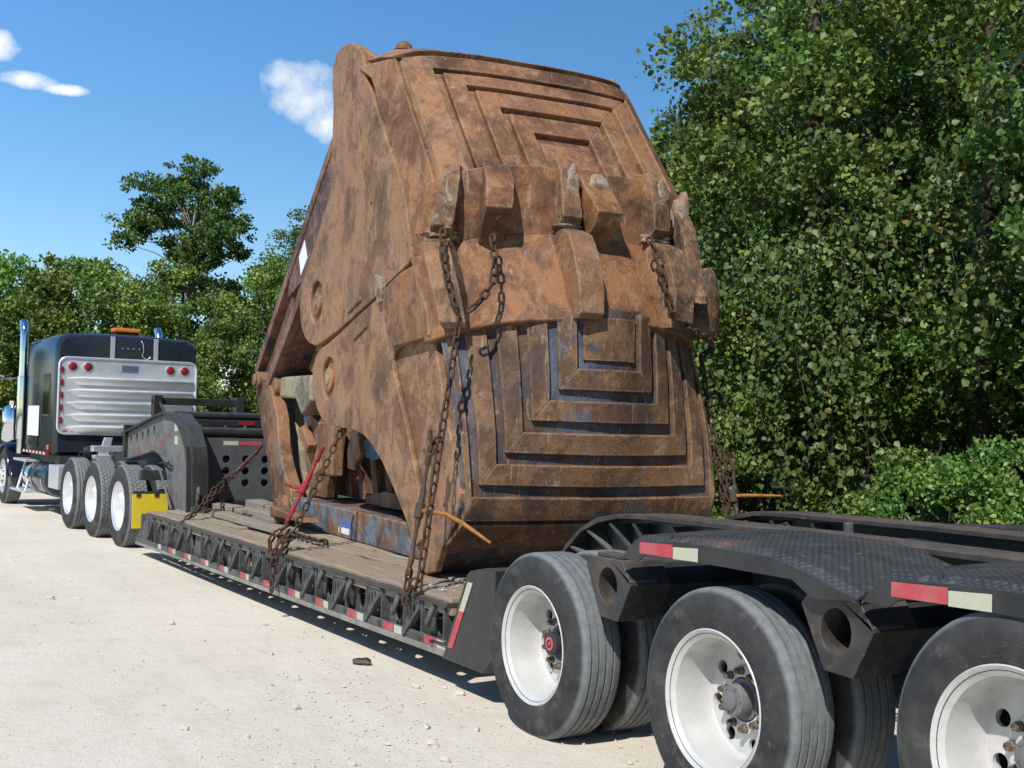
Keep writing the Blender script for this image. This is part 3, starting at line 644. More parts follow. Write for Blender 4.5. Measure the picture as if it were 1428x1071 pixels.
# -- deck
DX0, DX1, DZ = 1.12, 8.95, .53
for s, yo in ((1, 0), (-1, -2.66)):
    f = lambda y: yo - s*y
    # web with two oval lightening holes per bay (bay pitch .62)
    x = 1.17; k = 0; bay = .62
    web = MB(); first = None
    while x < 8.55:
        for q, (cx, rx, rz) in enumerate(((x+.155, .062, .098), (x+.465, .060, .092))):
            web.holed([(x+.31*q, .20), (x+.31*(q+1), .20), (x+.31*(q+1), .505), (x+.31*q, .505)], (cx+.02, .385), rx, rz*.9, f(.155), f(.167), walls=False, n=18)
        x += bay; k += 1
    web.prism([(x, .195), (x+.60, .15), (x+.60, .22), (x+.1, .505), (x, .505)], f(.155), f(.167))
    tb(web, 'side_web', 'greyside', 30)
    tb(MB().prism([(1.12, .200), (9.15, .132), (9.15, .160), (1.12, .240)], f(.085), f(.165)), 'bottom_rail', 'raildust', 0, .004)
    tb(MB().prism([(1.14, .238), (9.1, .158), (9.1, .215), (1.14, .302)], f(.0875), f(.10)), 'rail_lip', 'greyside', 0, .003)
    tb(MB().prism([(1.12, .502), (8.62, .502), (8.62, .532), (1.12, .532)], f(.075), f(.17)), 'top_rail', 'blackrust', 0, .004)
    # nose wedge at the front of the deck
    tb(MB().prism([(8.62, .532), (9.18, .20), (9.18, .118), (8.62, .13)], f(.10), f(.153)), 'nose_plate', 'greyside', 0, .004)
    if s > 0:
        rib0 = br0 = hk0 = rd0 = wt0 = lg0 = None
        for i in range(12):
            x0 = 1.175 + .62*i; off = (-.62*i*0)
            if i == 0:
                rib0 = tb(MB().prism([(0, .20), (0, .50), (.014, .50), (.014, .20)], -.092, -.153), 'rib', 'greyside', 0, .003)
                # folded swing-out bracket: perforated triangle
                mb = MB(); W_, Zt, Zb = .24, .485, .265
                hyp = lambda q: Zb + (Zt-Zb)*(1 - q/W_)*0 + (Zt-.03-Zb)*(1-(1-q/W_))
                nS = 4; e = .028; wS = (W_-e)/nS
                # x runs 0 (short tip, rear) .. W_ (tall side, front)
                for c_ in range(nS):
                    a, b = .012+c_*wS, .012+(c_+1)*wS
                    za = Zt-.03-(Zt-.03-Zb)*(a/W_); zb = Zt-.03-(Zt-.03-Zb)*(b/W_)
                    poly = [(a, za), (b, zb), (b, Zt), (a, Zt)]; hgt = Zt-(za+zb)/2
                    if c_ == 0: mb.prism(poly, -.090, -.102)
                    else: mb.holed(poly, ((a+b)/2+.003, Zt-hgt*.47), wS*.27, hgt*.28, -.090, -.102, walls=False, n=14)
                mb.prism([(0, Zt), (W_, Zt), (W_, Zt+.014), (0, Zt+.014)], -.078, -.12)
                mb.prism([(W_-.010, Zb-.02), (W_+.002, Zb-.02), (W_+.002, Zt), (W_-.010, Zt)], -.084, -.12)
                mb.prism([(0, Zt-.045), (W_-.012, Zb-.03), (W_-.012, Zb-.012), (0, Zt-.025)], -.072, -.12)
                br0 = tb(mb, 'swing_bracket', 'greyside', 0, .003)
                hk = MB(); pts = [(.0, -.10, .485), (.0, -.085, .46), (-.005, -.07, .425), (.004, -.068, .39), (.03, -.072, .365), (.06, -.08, .375), (.07, -.085, .40)]
                hk.tube(pts, [.022, .020, .018, .017, .015, .012, .008], 8)
                hk.tube([(.0, -.10, .485), (0, -.155, .49)], .02, 8); hk0 = tb(hk, 'tie_hook', 'greyside', 60)
                rd0 = tb(MB().add([(0, -.0855, .243), (-.17, -.0855, .243), (-.17, -.0855, .295), (0, -.0855, .295)], [(0, 1, 2, 3)]), 'reflective_tape', 'red', 0)
                wt0 = tb(MB().add([(-.172, -.0855, .243), (-.30, -.0855, .243), (-.30, -.0855, .295), (-.172, -.0855, .295)], [(0, 1, 2, 3)]), 'reflective_tape', 'white', 0)
                lg0 = tb(MB().box(-.02, .02, -.08, -.152, .245, .275).tube([(0, -.10, .24), (0, -.10, .285)], .014, 8), 'hinge_lug', 'blackrust', 0, .002)
                parts = [(rib0, .315), (br0, .325), (hk0, .16), (rd0, .255), (wt0, .255), (lg0, .33)]
                for o, dx in parts: o.location = (x0+dx, 0, 0)
                dzt = lambda x: -.0092*(x-1.4)
            else:
                jr = random.Random(40+i)
                for o, dx in parts:
                    if (i == 5 and o is hk0) or (i in (8, 10) and o is br0) or (i == 11 and o in (rd0, lg0)): continue
                    q = dup(o, TR, (x0+dx+jr.uniform(-.012, .012), 0, dzt(x0+dx) if o in (rd0, wt0) else 0))
                    if o is hk0: q.rotation_euler = (0, 0, jr.uniform(-.10, .10)); q.location.y += .02*jr.uniform(-1, 1)
                    if o in (rd0, wt0): q.scale = (jr.uniform(.8, 1.0), 1, 1)
        dup(rib0, TR, (1.175+.62*12+.3, 0, 0)); dup(rib0, TR, (1.178, 0, 0))
        lens = MB(); lens.lathe([(.001, .03), (.018, .026), (.032, .012), (.036, 0), (.036, -.012)], 20, (4.99, -.150, .345)); tb(lens, 'marker_lamp', 'amber', 60)
        # release lever near the deck's rear corner
        tb(MB().tube([(1.40, -.10, .27), (1.18, -.09, .275), (1.10, -.075, .29)], .014, 8).tube([(1.30, -.06, .275), (1.30, -.14, .275)], .012, 8), 'release_pin', 'blackrust')
# underframe: two centre rails and cross members below the planks
for y in (-.9, -1.76): tb(MB().box(1.0, 8.9, y-.09, y+.09, .17, .44), 'centre_rail', 'black', 0)
for i in range(13): tb(MB().box(1.2+.62*i, 1.27+.62*i, -2.45, -.2, .33, .445), 'cross_member', 'black', 0)
# planks, each with its own ragged outline; slightly uneven
def plank(x0, x1, y0, y1, z0, z1, seed, mat='wood', parent=None, name='plank', rag=.02):
    rnd = random.Random(seed); n = max(3, int((x1-x0)/.3)); mb = MB(); V = []
    L_, R_ = [], []
    for i in range(n+1):
        x = x0+(x1-x0)*i/n
        ex = rnd.uniform(-rag, rag) if i in (0, n) else 0
        a, b = y0+rnd.uniform(0, rag*.6), y1-rnd.uniform(0, rag*.6); dz = rnd.uniform(-.008, .006)
        ym = a+(b-a)*rnd.uniform(.35, .65)
        V += [(x+ex, a, z0), (x+ex, a, z1+dz-rnd.uniform(0, .008)), (x+ex+rnd.uniform(-.3, .3)*rag, ym, z1+dz), (x+ex, b, z1+dz-rnd.uniform(0, .008)), (x+ex, b, z0)]
    Fc = []
    for i in range(n):
        for j in range(5): Fc.append((i*5+j, (i+1)*5+j, (i+1)*5+(j+1) % 5, i*5+(j+1) % 5))
    Fc += [(0, 1, 2, 3, 4), tuple(range(n*5, n*5+5))[::-1]]
    mb.add(V, Fc)
    if parent is None: return tb(mb, name, mat, 25, .006)
    return mb.build(name, mat, None if parent == 'free' else parent, 25, .006)
rp = random.Random(5); y = -.10; k = 0
while y > -2.5:
    wd = rp.choice([.205, .22, .235, .25]); y1 = y-wd
    x = 1.12 if k else 1.14
    while x < 8.6:
        Ln = rp.uniform(1.9, 3.4); x1 = min(x+Ln, 8.75)
        if 8.75-x1 < .8: x1 = 8.75
        plank(x, x1-.012, y1+.008, y-.004, .45, .556+rp.uniform(-.012, .010), 100+k, rag=.022); k += 1
        x = x1
    y = y1

# -- gooseneck (part of the trailer)
arm = [(11.6, 1.41), (10.0, 1.635), (9.45, 1.70), (9.05, 1.68), (8.62, 1.54), (8.34, 1.30), (8.25, 1.10), (8.20, .56), (8.92, .50), (9.10, .94), (9.30, 1.12), (9.80, 1.23), (10.4, 1.16), (11.45, 1.06)]
for s, yo in ((1, -.47), (-1, -2.19)):
    # web panels with oval lightening holes between x=9.6 and 11.4, plain plate behind
    mb = MB()
    top = lambda x: float(np.interp(x, [8.62, 9.05, 9.45, 10.0, 11.6], [1.54, 1.68, 1.70, 1.635, 1.41]))
    bot = lambda x: float(np.interp(x, [9.10, 9.30, 9.80, 10.4, 11.45], [.94, 1.12, 1.23, 1.16, 1.06]))
    X = [9.85, 10.15, 10.45, 10.75, 11.05, 11.4]
    for a, b in zip(X[:-1], X[1:]):
        mb.holed([(a, bot(a)), (b, bot(b)), (b, top(b)), (a, top(a))], ((a+b)/2, (top((a+b)/2)+bot((a+b)/2))/2+.02), .06, .085, yo, yo-s*.03, walls=False, n=16)
    mb.prism([(9.85, top(9.85)), (9.45, 1.70), (9.05, 1.68), (8.62, 1.54), (8.34, 1.30), (8.25, 1.10), (8.20, .56), (8.92, .50), (9.10, .94), (9.30, 1.12), (9.80, 1.23), (9.85, bot(9.85))], yo, yo-s*.03)
    g = tb(mb, 'gooseneck_arm', 'gnside', 30)
    mb = MB(); fl = [(11.6, 1.41), (10.0, 1.635), (9.45, 1.70), (9.05, 1.68), (8.62, 1.54), (8.34, 1.30), (8.25, 1.10), (8.20, .56)]
    lo = [(x+.028*(1 if x < 8.7 else .2), z-.03) for x, z in fl]
    mb.prism(fl+lo[::-1], yo+s*.055, yo-s*.20); mb.v = [(x, y+TY, z) for x, y, z in mb.v]; mb.build('flange', 'black', g, 25, .004)
    mb = MB(); fl = [(8.92, .50), (9.10, .94), (9.30, 1.12), (9.55, 1.20), (9.80, 1.23), (10.4, 1.16), (11.45, 1.06)]
    lo = [(x+.02, z-.025) for x, z in fl]; mb.prism(fl+lo[::-1], yo+s*.045, yo-s*.18); mb.v = [(x, y+TY, z) for x, y, z in mb.v]; mb.build('flange', 'greyside', g, 25, .004)
    for x in (11.40,): tb(MB().box(x, x+.10, yo+s*.05, yo-s*.2, 1.05, 1.52), 'end_post', 'black', 0, .006)
    if s > 0:
        for (a, b, za, zb) in ((9.5, 10.5, 1.33, 1.33),):
            pass
        for k, (x, z, m_) in enumerate([(9.02, 1.52, 'white'), (9.0, 1.36, 'white'), (9.4, 1.43, 'redfaded'), (9.75, 1.30, 'redfaded'), (10.3, 1.24, 'redfaded'), (10.9, 1.19, 'redfaded')]):
            q = MB().add([(x, yo+.003, z-.05), (x-.16, yo+.003, z-.05), (x-.16, yo+.003, z+.05), (x, yo+.003, z+.05)], [(0, 1, 2, 3)]); q.v = [(x_, y_+TY, z_) for x_, y_, z_ in q.v]; q.build('reflective_tape', m_, g, 0)
        q = MB().add([(8.19, -.50, 1.0), (8.19, -.62, 1.0), (8.215, -.62, 1.20), (8.215, -.50, 1.20)], [(0, 1, 2, 3)])
        tb(MB().box(8.185, 8.22, -.66, -.43, .5, .56), 'foot_plate', 'greyside', 0)
# plate with nine holes across the gooseneck
mb = MB(); Y0, Y1, Z0, Z1 = -.70, -1.96, .66, 1.40
mb.box(8.74, 8.76, Y0, Y0-.20, Z0, Z1); mb.box(8.74, 8.76, Y1, -1.62, Z0, Z1); mb.box(8.74, 8.76, -.9, -1.62, Z0, .80); mb.box(8.74, 8.76, -.9, -1.62, 1.22, Z1)
for i in range(3):
    for j in range(3):
        a, b = -.90-.24*i, -.90-.24*(i+1); c, d = .80+.14*j, .80+.14*(j+1)
        mb.holed([(b, c), (a, c), (a, d), (b, d)], ((a+b)/2, (c+d)/2), .047, .047, 8.74, 8.76, axis='x', walls=False, n=18)
gp = tb(mb, 'cross_plate', 'gnplate', 30)
tb(MB().box(8.735, 8.77, Y0+.01, Y0-.05, Z0-.05, Z1+.03), 'plate_edge', 'gnplate', 0, .004)
for a, b, m_ in ((-.98, -1.16, 'white'), (-1.162, -1.45, 'red')):
    tb(MB().add([(8.736, a, 1.315), (8.736, b, 1.315), (8.736, b, 1.365), (8.736, a, 1.365)], [(0, 1, 2, 3)]), 'reflective_tape', m_, 0)
tb(MB().box(8.70, 9.3, -2.0, -.66, .50, .655), 'gooseneck_base', 'black', 0, .006)
for z, r, x in ((1.47, .055, 8.80), (1.66, .05, 9.15)):
    tb(MB().tube([(x, -.5, z), (x, -2.16, z)], r, 14), 'cross_tube', 'black', 60)
tb(MB().box(8.95, 9.05, -2.16, -.5, 1.535, 1.615), 'cross_bar', 'black', 0, .008)
tb(MB().box(8.938, 8.948, -1.42, -1.22, 1.555, 1.60), 'tail_lamp', 'redlens', 0, .004)
for yy in (-.72, -1.02, -1.26): tb(MB().lathe([(.001, 0), (.02, 0), (.02, .03)], 8, (8.80, yy, 1.522), 'z'), 'bolt', 'greyside')
# headboard guard over the front of the gooseneck
tb(MB().box(11.05, 11.13, -1.95, -.70, 1.80, 1.90), 'guard_bar', 'black', 0, .012)
for yy in (-.76, -1.89): tb(MB().box(11.0, 11.16, yy-.06, yy+.06, 1.50, 1.93), 'guard_post', 'black', 0, .012)
tb(MB().tube([(11.0, -.78, 1.82), (10.6, -.80, 1.60)], .022, 8), 'guard_brace', 'black')
tb(MB().box(9.6, 11.7, -2.1, -.56, 1.40, 1.46), 'neck_deck', 'black', 0, .006)
tb(MB().prism([(9.3, 1.62), (9.3, 1.46), (11.5, 1.30), (11.5, 1.42)], -2.15, -.53), 'neck_box', 'black', 0, .006)
# hoses and brackets under the neck
tb(MB().tube([(9.2, -.44, 1.10), (9.3, -.52, 1.05), (9.45, -.56, .85), (9.5, -.56, .60), (9.46, -.54, .42)], .011, 8), 'air_hose', 'rubberhose', 60)
tb(MB().tube([(8.98, -.44, 1.05), (9.2, -.40, 1.09), (9.38, -.40, 1.07)], .014, 8), 'air_hose', 'rubberhose', 60)
tb(MB().tube([(9.35, -.40, .98), (8.7, -.38, .56)], .016, 8), 'support_rod', 'greyside', 60)
tb(MB().tube([(8.15, -.53, .70), (8.12, -.53, .78), (8.14, -.53, .84), (8.18, -.53, .80), (8.18, -.53, .60)], .018, 8).box(8.1, 8.19, -.60, -.46, .55, .62), 'latch_hook', 'greyside')

# ---------------------------------------------------------------- tractor unit
TK = empty('truck_tractor', (11.62, -1.33, 0), R(2.2)); tag(TK, 'navy blue sleeper truck with silver ribbed rear panel, parked ahead of the gooseneck', 'truck')
def kb(mb, name, mat, smooth=35, bevel=0, parent=None): return mb.build(name, mat, parent or TK, smooth, bevel)
drive_me = make_tyre(.517, .258, .292, 'block', 'tyre2', 72); steer_me = make_tyre(.517, .262, .292, 'rib', 'tyre2', 72)
rim2_me = rim_mesh(.296, .20, 'rim2'); disc2_me = disc_mesh(.246, .20, 'rim2', 10, .024, .205); hub2 = MB(); hub2.lathe([(.001, -.08), (.06, -.08), (.085, -.09), (.09, -.17)], 24); hub2_me = hub2.mesh('hub_cap', 'rim2', 40)
ZK = .503
for k, x in enumerate((-1.38, .01, 1.39)):
    ty = drive_me if k < 2 else steer_me
    for s in (1, -1):
        wheel(TK, x, s*1.285, ZK, s, 'none', ty, rim2_me, disc2_me, hub2_me, spin=R(23*k)); inner_wheel(TK, x, s*(1.285-.345), ZK, s, ty, spin=R(9))
    kb(MB().tube([(x, -.8, ZK), (x, .8, ZK)], .08, 12).lathe([(.001, -.2), (.15, -.16), (.22, 0), (.15, .16), (.001, .2)], 16, (x, 0, ZK)), 'axle', 'dark')
rim3_me = MB().lathe([(.308, -.012), (.312, 0), (.298, .0), (.285, -.03), (.262, -.06), (.20, -.035), (.13, .02), (.12, .05), (.07, .06), (.001, .06)], 56).mesh('rim', 'rim2', 45)
disc3_me = MB().lathe([(.10, .05), (.10, .085), (.06, .10), (.001, .10)], 24).mesh('wheel', 'chrome', 40)
for s in (1, -1):
    d = link('wheel', disc3_me, TK, (6.85, s*1.24, ZK), (0, 0, 0 if s > 0 else math.pi)); link('tyre', steer_me, d); link('rim', rim3_me, d)
    for k in range(10):
        a = 2*math.pi*k/10; link('hand_hole', bpy.data.meshes.get('hand_hole') or MB().lathe([(.001, .002), (.026, .002), (.026, -.02)], 12).mesh('hand_hole', 'dark', 0), d, (.232*math.cos(a), -.046, .232*math.sin(a)), (0, 0, 0))
        link('lug_nut', nut_me, d, (.1425*math.cos(a), .03, .1425*math.sin(a)))
for y in (.43, -.43): kb(MB().box(-2.05, 8.2, y-.045, y+.045, .82, 1.08), 'frame_rail', 'dark', 0, .006)
kb(MB().box(-2.08, -1.98, -1.2, 1.2, .86, .98), 'rear_cross_member', 'dark', 0, .006)
kb(MB().prism([(-.75, 1.13), (-.65, 1.18), (.65, 1.18), (.75, 1.13), (.75, 1.09), (-.75, 1.09)], -.46, .46), 'fifth_wheel', 'dark', 0, .01)
for s in (1, -1): kb(MB().prism([(-1.8, 1.06), (-1.42, 1.20), (-1.36, 1.20), (-1.30, 1.06)], s*.45, s*.62), 'ramp_guide', 'alu', 0, .006)
# mud flaps behind the last drive axle
for s in (1, -1):
    f = kb(MB().box(-1.99, -1.975, s*1.27, s*.64, .27, .70), 'mud_flap', 'yellow', 0, .003)
    kb(MB().box(-2.0, -1.965, s*1.27, s*.45, .70, .72), 'flap_hanger', 'dark', 0, .004)
    for yy in (1.2, .98, .74): MB().box(-2.004, -1.992, s*(yy-.025), s*(yy+.025), .655, .70).build('flap_clip', 'dark', f, 0, .003)
# aluminium frame bracket and deck plate behind the sleeper
kb(MB().prism([(.66, .98), (.50, .98), (.44, 1.30), (.56, 1.30)], 2.30, 2.36, 'x').prism([(.72, .97), (.42, .97), (.42, 1.03), (.72, 1.03)], 2.24, 2.42, 'x'), 'support_bracket', 'alu', 0, .006)
kb(MB().box(1.9, 2.1, -.55, .82, 1.09, 1.18), 'deck_rail', 'alu', 0, .006)
kb(MB().box(1.88, 1.9, -.05, .32, 1.0, 1.06), 'light_bar', 'alu', 0, .003)
kb(MB().box(2.3, 2.95, 1.02, 1.24, .50, .86), 'tool_box', 'alu', 0, .01)
# tanks and steps
for s in (1, -1):
    kb(MB().lathe([(.001, -.68), (.20, -.675), (.27, -.655), (.285, -.62), (.285, .62), (.27, .655), (.20, .675), (.001, .68)], 30, (4.05, s*.93, .60), 'x'), 'fuel_tank', 'navy', 40)
    for x in (3.62, 4.45): kb(MB().lathe([(.287, -.03), (.296, -.03), (.296, .03), (.287, .03)], 30, (x, s*.93, .60), 'x'), 'tank_strap', 'chrome', 40)
    kb(MB().lathe([(.001, -.30), (.22, -.28), (.235, -.26), (.235, .26), (.22, .28), (.001, .30)], 24, (5.25, s*.95, .58), 'x'), 'air_tank', 'chrome', 40)
    for z, x0, x1 in ((.86, 4.55, 5.55), (.34, 4.5, 5.75)):
        kb(MB().box(x0, x1, s*1.02, s*1.30, z-.02, z+.02), 'step', 'alu', 0, .008)
    for x in (4.7, 5.4): kb(MB().tube([(x, s*1.24, .36), (x+.08, s*1.1, .85)], .018, 8), 'step_bracket', 'alu')
# sleeper box
def rrect(y0, y1, z0, z1, r, n=5):
    P = []
    for cy, cz, a0 in ((y1-r, z1-r, 0), (y0+r, z1-r, 90), (y0+r, z0+r, 180), (y1-r, z0+r, 270)):
        P += [(cy+r*math.cos(R(a0+90*i/n)), cz+r*math.sin(R(a0+90*i/n))) for i in range(n+1)]
    return P
mb = MB(); roof = [(-1.14, 1.0), (1.14, 1.0), (1.15, 2.50), (1.14, 2.78), (1.08, 2.89), (.96, 2.94), (.45, 2.965), (-.45, 2.965), (-.96, 2.94), (-1.08, 2.89), (-1.14, 2.78), (-1.15, 2.50)]
secs = [(3.16, .945, 1.0), (3.20, .975, 1.0), (3.30, 1.0, 1.0), (5.0, 1.0, 1.0), (5.45, .99, 1.0)]
V = []; Fc = []; n = len(roof)
for x, sc, sz in secs: V += [(x, y*sc, 1.95+(z-1.95)*(sc if x < 3.3 else sz)) for y, z in roof]
for i in range(len(secs)-1): Fc += [(i*n+j, i*n+(j+1) % n, (i+1)*n+(j+1) % n, (i+1)*n+j) for j in range(n)]
Fc += [tuple(range(n)), tuple(range((len(secs)-1)*n, len(secs)*n))[::-1]]
sl = kb(MB().add(V, Fc), 'sleeper', 'navy', 30)
for y in (.28, -.42): MB().box(3.13, 3.158, y-.035, y+.035, 2.52, 2.925).build('roof_strip', 'alu', sl, 0, .004)
for k in range(4): MB().lathe([(.001, -.01), (.012, -.008), (.012, .0)], 8, (3.157, .12-.09*k, 2.74), 'x').build('rivet', 'alu', sl, 40)
MB().tube([(3.15, -.18, 2.88), (3.12, -.20, 2.82), (3.14, -.22, 2.72), (3.12, -.19, 2.63), (3.14, -.27, 2.57), (3.13, -.33, 2.62)], .006, 6).build('wire', 'alu', sl, 60)
MB().box(3.5, 4.0, 1.135, 1.16, 1.62, 2.30).build('side_window', 'glass', sl, 0, .02)
MB().prism(rrect(4.35, 5.25, 1.10, 1.62, .04), 1.148, 1.158).build('side_hatch', 'navy', sl, 0, .003)
MB().box(4.25, 5.15, 1.158, 1.163, 1.28, 1.78).build('door_notice', 'paper', sl, 0)
MB().box(3.42, 3.52, 1.150, 1.175, 1.07, 1.15).build('marker_lamp', 'amber', sl, 0, .008)
MB().box(3.35, 5.3, 1.155, 1.20, .985, 1.04).build('sill_strip', 'redlens', sl, 0, .004)
for k in range(7): MB().box(3.5+.27*k, 3.6+.27*k, 1.201, 1.204, .995, 1.03).build('sill_light', 'paper', sl, 0)
# ribbed aluminium panel on the sleeper's rear wall
pan = kb(MB().prism(rrect(-1.10, 1.10, 1.34, 2.55, .12), 3.115, 3.155, 'x'), 'rear_panel', 'dimple', 30, .004)
fr = rrect(-1.10, 1.10, 1.34, 2.55, .12); MB().tube([(3.112, y, z) for y, z in fr], .022, 8, closed=True).build('panel_frame', 'alu', pan, 60)
for k in range(5):
    z = 2.20-.195*k
    prof = [(z+.05, 0), (z+.046, -.075), (z+.015, -.085), (z-.075, -.012), (z-.08, 0)]
    mb = MB(); V = []; 
    ye = [(-1.06, .98, 0), (-1.02, .98, 1), (.80, .98, 1), (.94, .98, .25), (.98, .98, 0)]
    for yy, _, a in ye: V += [(3.114+d*a - (.0), yy, zz if a > .5 else z+.02+(zz-z-.02)*max(a, .2)) for zz, d in prof]
    Fc = [(i*5+j, (i+1)*5+j, (i+1)*5+j+1, i*5+j+1) for i in range(4) for j in range(4)]
    mb.add(V, Fc); mb.build('panel_rib', 'dimple' if k < 9 else 'alu', pan, 60)
for y in (.90, .66, -.66, -.90):
    l = MB().lathe([(.001, -.02), (.05, -.018), (.065, -.008), (.068, 0)], 24, (3.113, y, 2.41), 'x').build('round_lamp', 'redlens', pan, 50)
    MB().lathe([(.068, -.012), (.082, -.010), (.084, 0)], 24, (3.113, y, 2.41), 'x').build('lamp_bezel', 'alu', l, 50)
MB().box(3.10, 3.114, -.13, .13, 2.36, 2.46).build('number_plate', 'blueplate', pan, 0, .003)
for k in range(16): MB().box(3.107, 3.1135, 1.02-.135*k, .955-.135*k, 1.365, 1.395).build('reflective_tape', 'red', pan, 0)
for k in range(5): MB().box(3.09, 3.1135, 1.035, 1.075, 1.50+.2*k, 1.60+.2*k).build('side_reflector', 'redlens', pan, 0, .006)
kb(MB().box(3.2, 5.4, -1.05, 1.05, .80, 1.0), 'sleeper_floor', 'dark', 0, .02)
kb(MB().lathe([(.001, -.09), (.07, -.07), (.09, 0), (.07, .07), (.001, .09)], 16, (3.1, .62, 1.06), 'y').tube([(3.1, .72, 1.06), (3.05, .78, 1.0), (3.05, .5, .86), (3.0, .45, .8)], .014, 6), 'brake_chamber', 'dark', 50)
# beacon
bc = kb(MB().box(3.55, 3.75, -.24, .14, 2.95, 3.03), 'beacon_base', 'dark', 0, .01)
MB().box(3.52, 3.78, -.27, .17, 3.03, 3.10).build('beacon_lens', 'amber', bc, 0, .02)
# cab, hood, fenders
cabp = [(5.45, 1.0), (5.45, 2.30), (5.62, 2.52), (6.55, 2.50), (6.95, 1.95), (7.1, 1.85), (7.1, 1.0)]
kb(MB().prism(cabp, -.98, .98), 'cab', 'navy', 0, .05)
kb(MB().prism([(5.7, 1.75), (5.7, 2.32), (6.45, 2.32), (6.75, 1.85), (6.6, 1.75)], .975, .99), 'door_window', 'glass', 0, .01)
hood = [(7.1, 1.0), (7.1, 1.86), (7.6, 1.84), (8.7, 1.74), (8.95, 1.62), (9.0, .8), (7.8, .8)]
kb(MB().prism(hood, -.62, .62), 'hood', 'redpaint', 0, .08)
for s in (1, -1):
    arch = [(6.85+.62*math.cos(R(a)), ZK+.62*math.sin(R(a))) for a in range(-5, 186, 12)]; inn = [(6.85+.56*math.cos(R(a)), ZK+.56*math.sin(R(a))) for a in range(-5, 186, 12)]
    kb(MB().prism(arch+[(6.0, .72), (5.85, .50), (6.1, .48)]+[]+inn[::-1], s*.75, s*1.27), 'wheel_fender', 'navy', 25, .02)
    kb(MB().lathe([(.001, -.33), (.10, -.33), (.17, -.29), (.185, -.26), (.185, .26), (.17, .30), (.08, .34), (.08, .42), (.001, .42)], 24, (6.4, s*1.18, 1.45), 'z'), 'air_cleaner', 'chrome', 40)
    st = kb(MB().tube([(5.60, s*1.18, .95), (5.60, s*1.18, 2.70), (5.60, s*1.18, 3.02), (5.64, s*1.18, 3.16), (5.74, s*1.18, 3.26)] if True else [], .072, 18, cap=False), 'exhaust_stack', 'chrome', 50)
    MB().lathe([(.085, -.55), (.088, -.5), (.088, .5), (.085, .55)], 18, (5.60, s*1.18, 1.75), 'z').build('heat_shield', 'chrome', st, 40)
    kb(MB().tube([(5.95, s*1.16, 1.2), (5.92, s*1.2, 1.35), (5.92, s*1.2, 1.95), (5.95, s*1.1, 2.08)], .016, 8), 'grab_rail', 'chrome')
    kb(MB().box(6.55, 6.68, s*1.42, s*1.66, 1.72, 2.22), 'mirror', 'dark', 0, .04)
    kb(MB().tube([(6.6, s*.98, 2.3), (6.6, s*1.52, 2.26), (6.6, s*1.54, 2.1)], .014, 8).tube([(6.6, s*.98, 1.7), (6.6, s*1.54, 1.74)], .014, 8), 'mirror_arm', 'chrome')
    kb(MB().lathe([(.001, -.05), (.08, -.03), (.10, .03), (.09, .05), (.001, .05)], 16, (6.75, s*1.45, 1.62), 'x'), 'spot_mirror', 'dark', 50)

# ---------------------------------------------------------------- the rusty clamshell bucket (local axes: X towards the tractor, Y across, Z up)
BK = empty('clamshell_bucket', (2.0, -1.5, 0), R(-4)); tag(BK, 'giant rusty brown clamshell mining bucket with stepped wear bars, standing on the trailer deck', 'bucket')
def bb(mb, name, mat, smooth=30, bevel=0, parent=None): return mb.build(name, mat, parent or BK, smooth, bevel)
HW = 1.03
r_u = lerp_tab([0, .24, .44, .64, .84, .985, 1.0, 1.035, 1.08, 1.2], [-.06, -.06, -.05, -.02, .03, .15, .20, .42, .66, .9])
Xu = lerp_tab([3.0, 4.48, 4.58], [-.32, .864, 1.22])
def surf(fx):
    def fn(h, z):
        e = .01; P = Vector((fx(h, z), h, z)); a = Vector((fx(h+e, z)-fx(h-e, z), 2*e, 0)); b = Vector((fx(h, z+e)-fx(h, z-e), 0, 2*e))
        n = a.cross(b).normalized()
        if n.x > 0: n = -n
        return P, n
    return fn
wu = lerp_tab([3.3, 3.5, 4.7], [1.1, 1.0, 1.0]); fu = surf(lambda h, z: Xu(z) + r_u(abs(h))*wu(z))
r_l = lerp_tab([0, .15, .3, .48, .66, .84, .97, HW, 1.1], [0, .02, .08, .17, .28, .40, .50, .60, .75])
cl = lerp_tab([.40, .58, .70, .80, .92, 1.03, 1.16, 1.40, 1.6, 2.0, 2.4], [.55, .14, -.02, -.16, -.30, -.385, -.44, -.50, -.545, -.575, -.57])
wl_ = lerp_tab([.5, 1.1, 2.25, 2.5], [.0, .03, 1.0, 1.15])
fl_ = surf(lambda h, z: cl(z) + r_l(abs(h))*wl_(z))
r2 = lerp_tab([0, .3, .6, .85, 1.0, HW, 1.08], [0, .02, .12, .27, .46, .58, .8])
dropz = lambda h: -.14*(abs(h)/HW)**4
def lipfn(zs, xs):
    t = lerp_tab(zs, xs)
    base = surf(lambda h, z: t(z) + r2(abs(h)))
    def fn(h, z):
        P, n = base(h, z); P = P.copy(); P.z += dropz(h); return P, n
    return fn
r3 = lerp_tab([0, .24, .44, .64, .84, .98, HW, 1.1], [0, .0, .01, .04, .10, .24, .34, .5])
def ful(h, z):
    def fx(h, z):
        k = min(1, max(0, (z-2.95)/.42)); return float(np.interp(z, [2.90, 3.2, 3.5], [-.16, -.13, -.10]))+r2(abs(h))*(1-k)+r3(abs(h))*k
    P, n = surf(fx)(h, z); P = P.copy(); P.z += dropz(h); return P, n
fll = lipfn([2.30, 2.6, 2.97], [-.47, -.36, -.15])
lin = lambda a, b, n: [a+(b-a)*i/(n-1) for i in range(n)]
hs = lin(-HW, HW, 41)
bb(MB().slab(fu, hs, lin(3.34, 4.58, 16), -.06, 0), 'upper_shell', 'groove_up', 60)
bb(MB().slab(fl_, hs, lin(.50, 2.45, 18), -.06, 0), 'lower_shell', 'groove', 60)
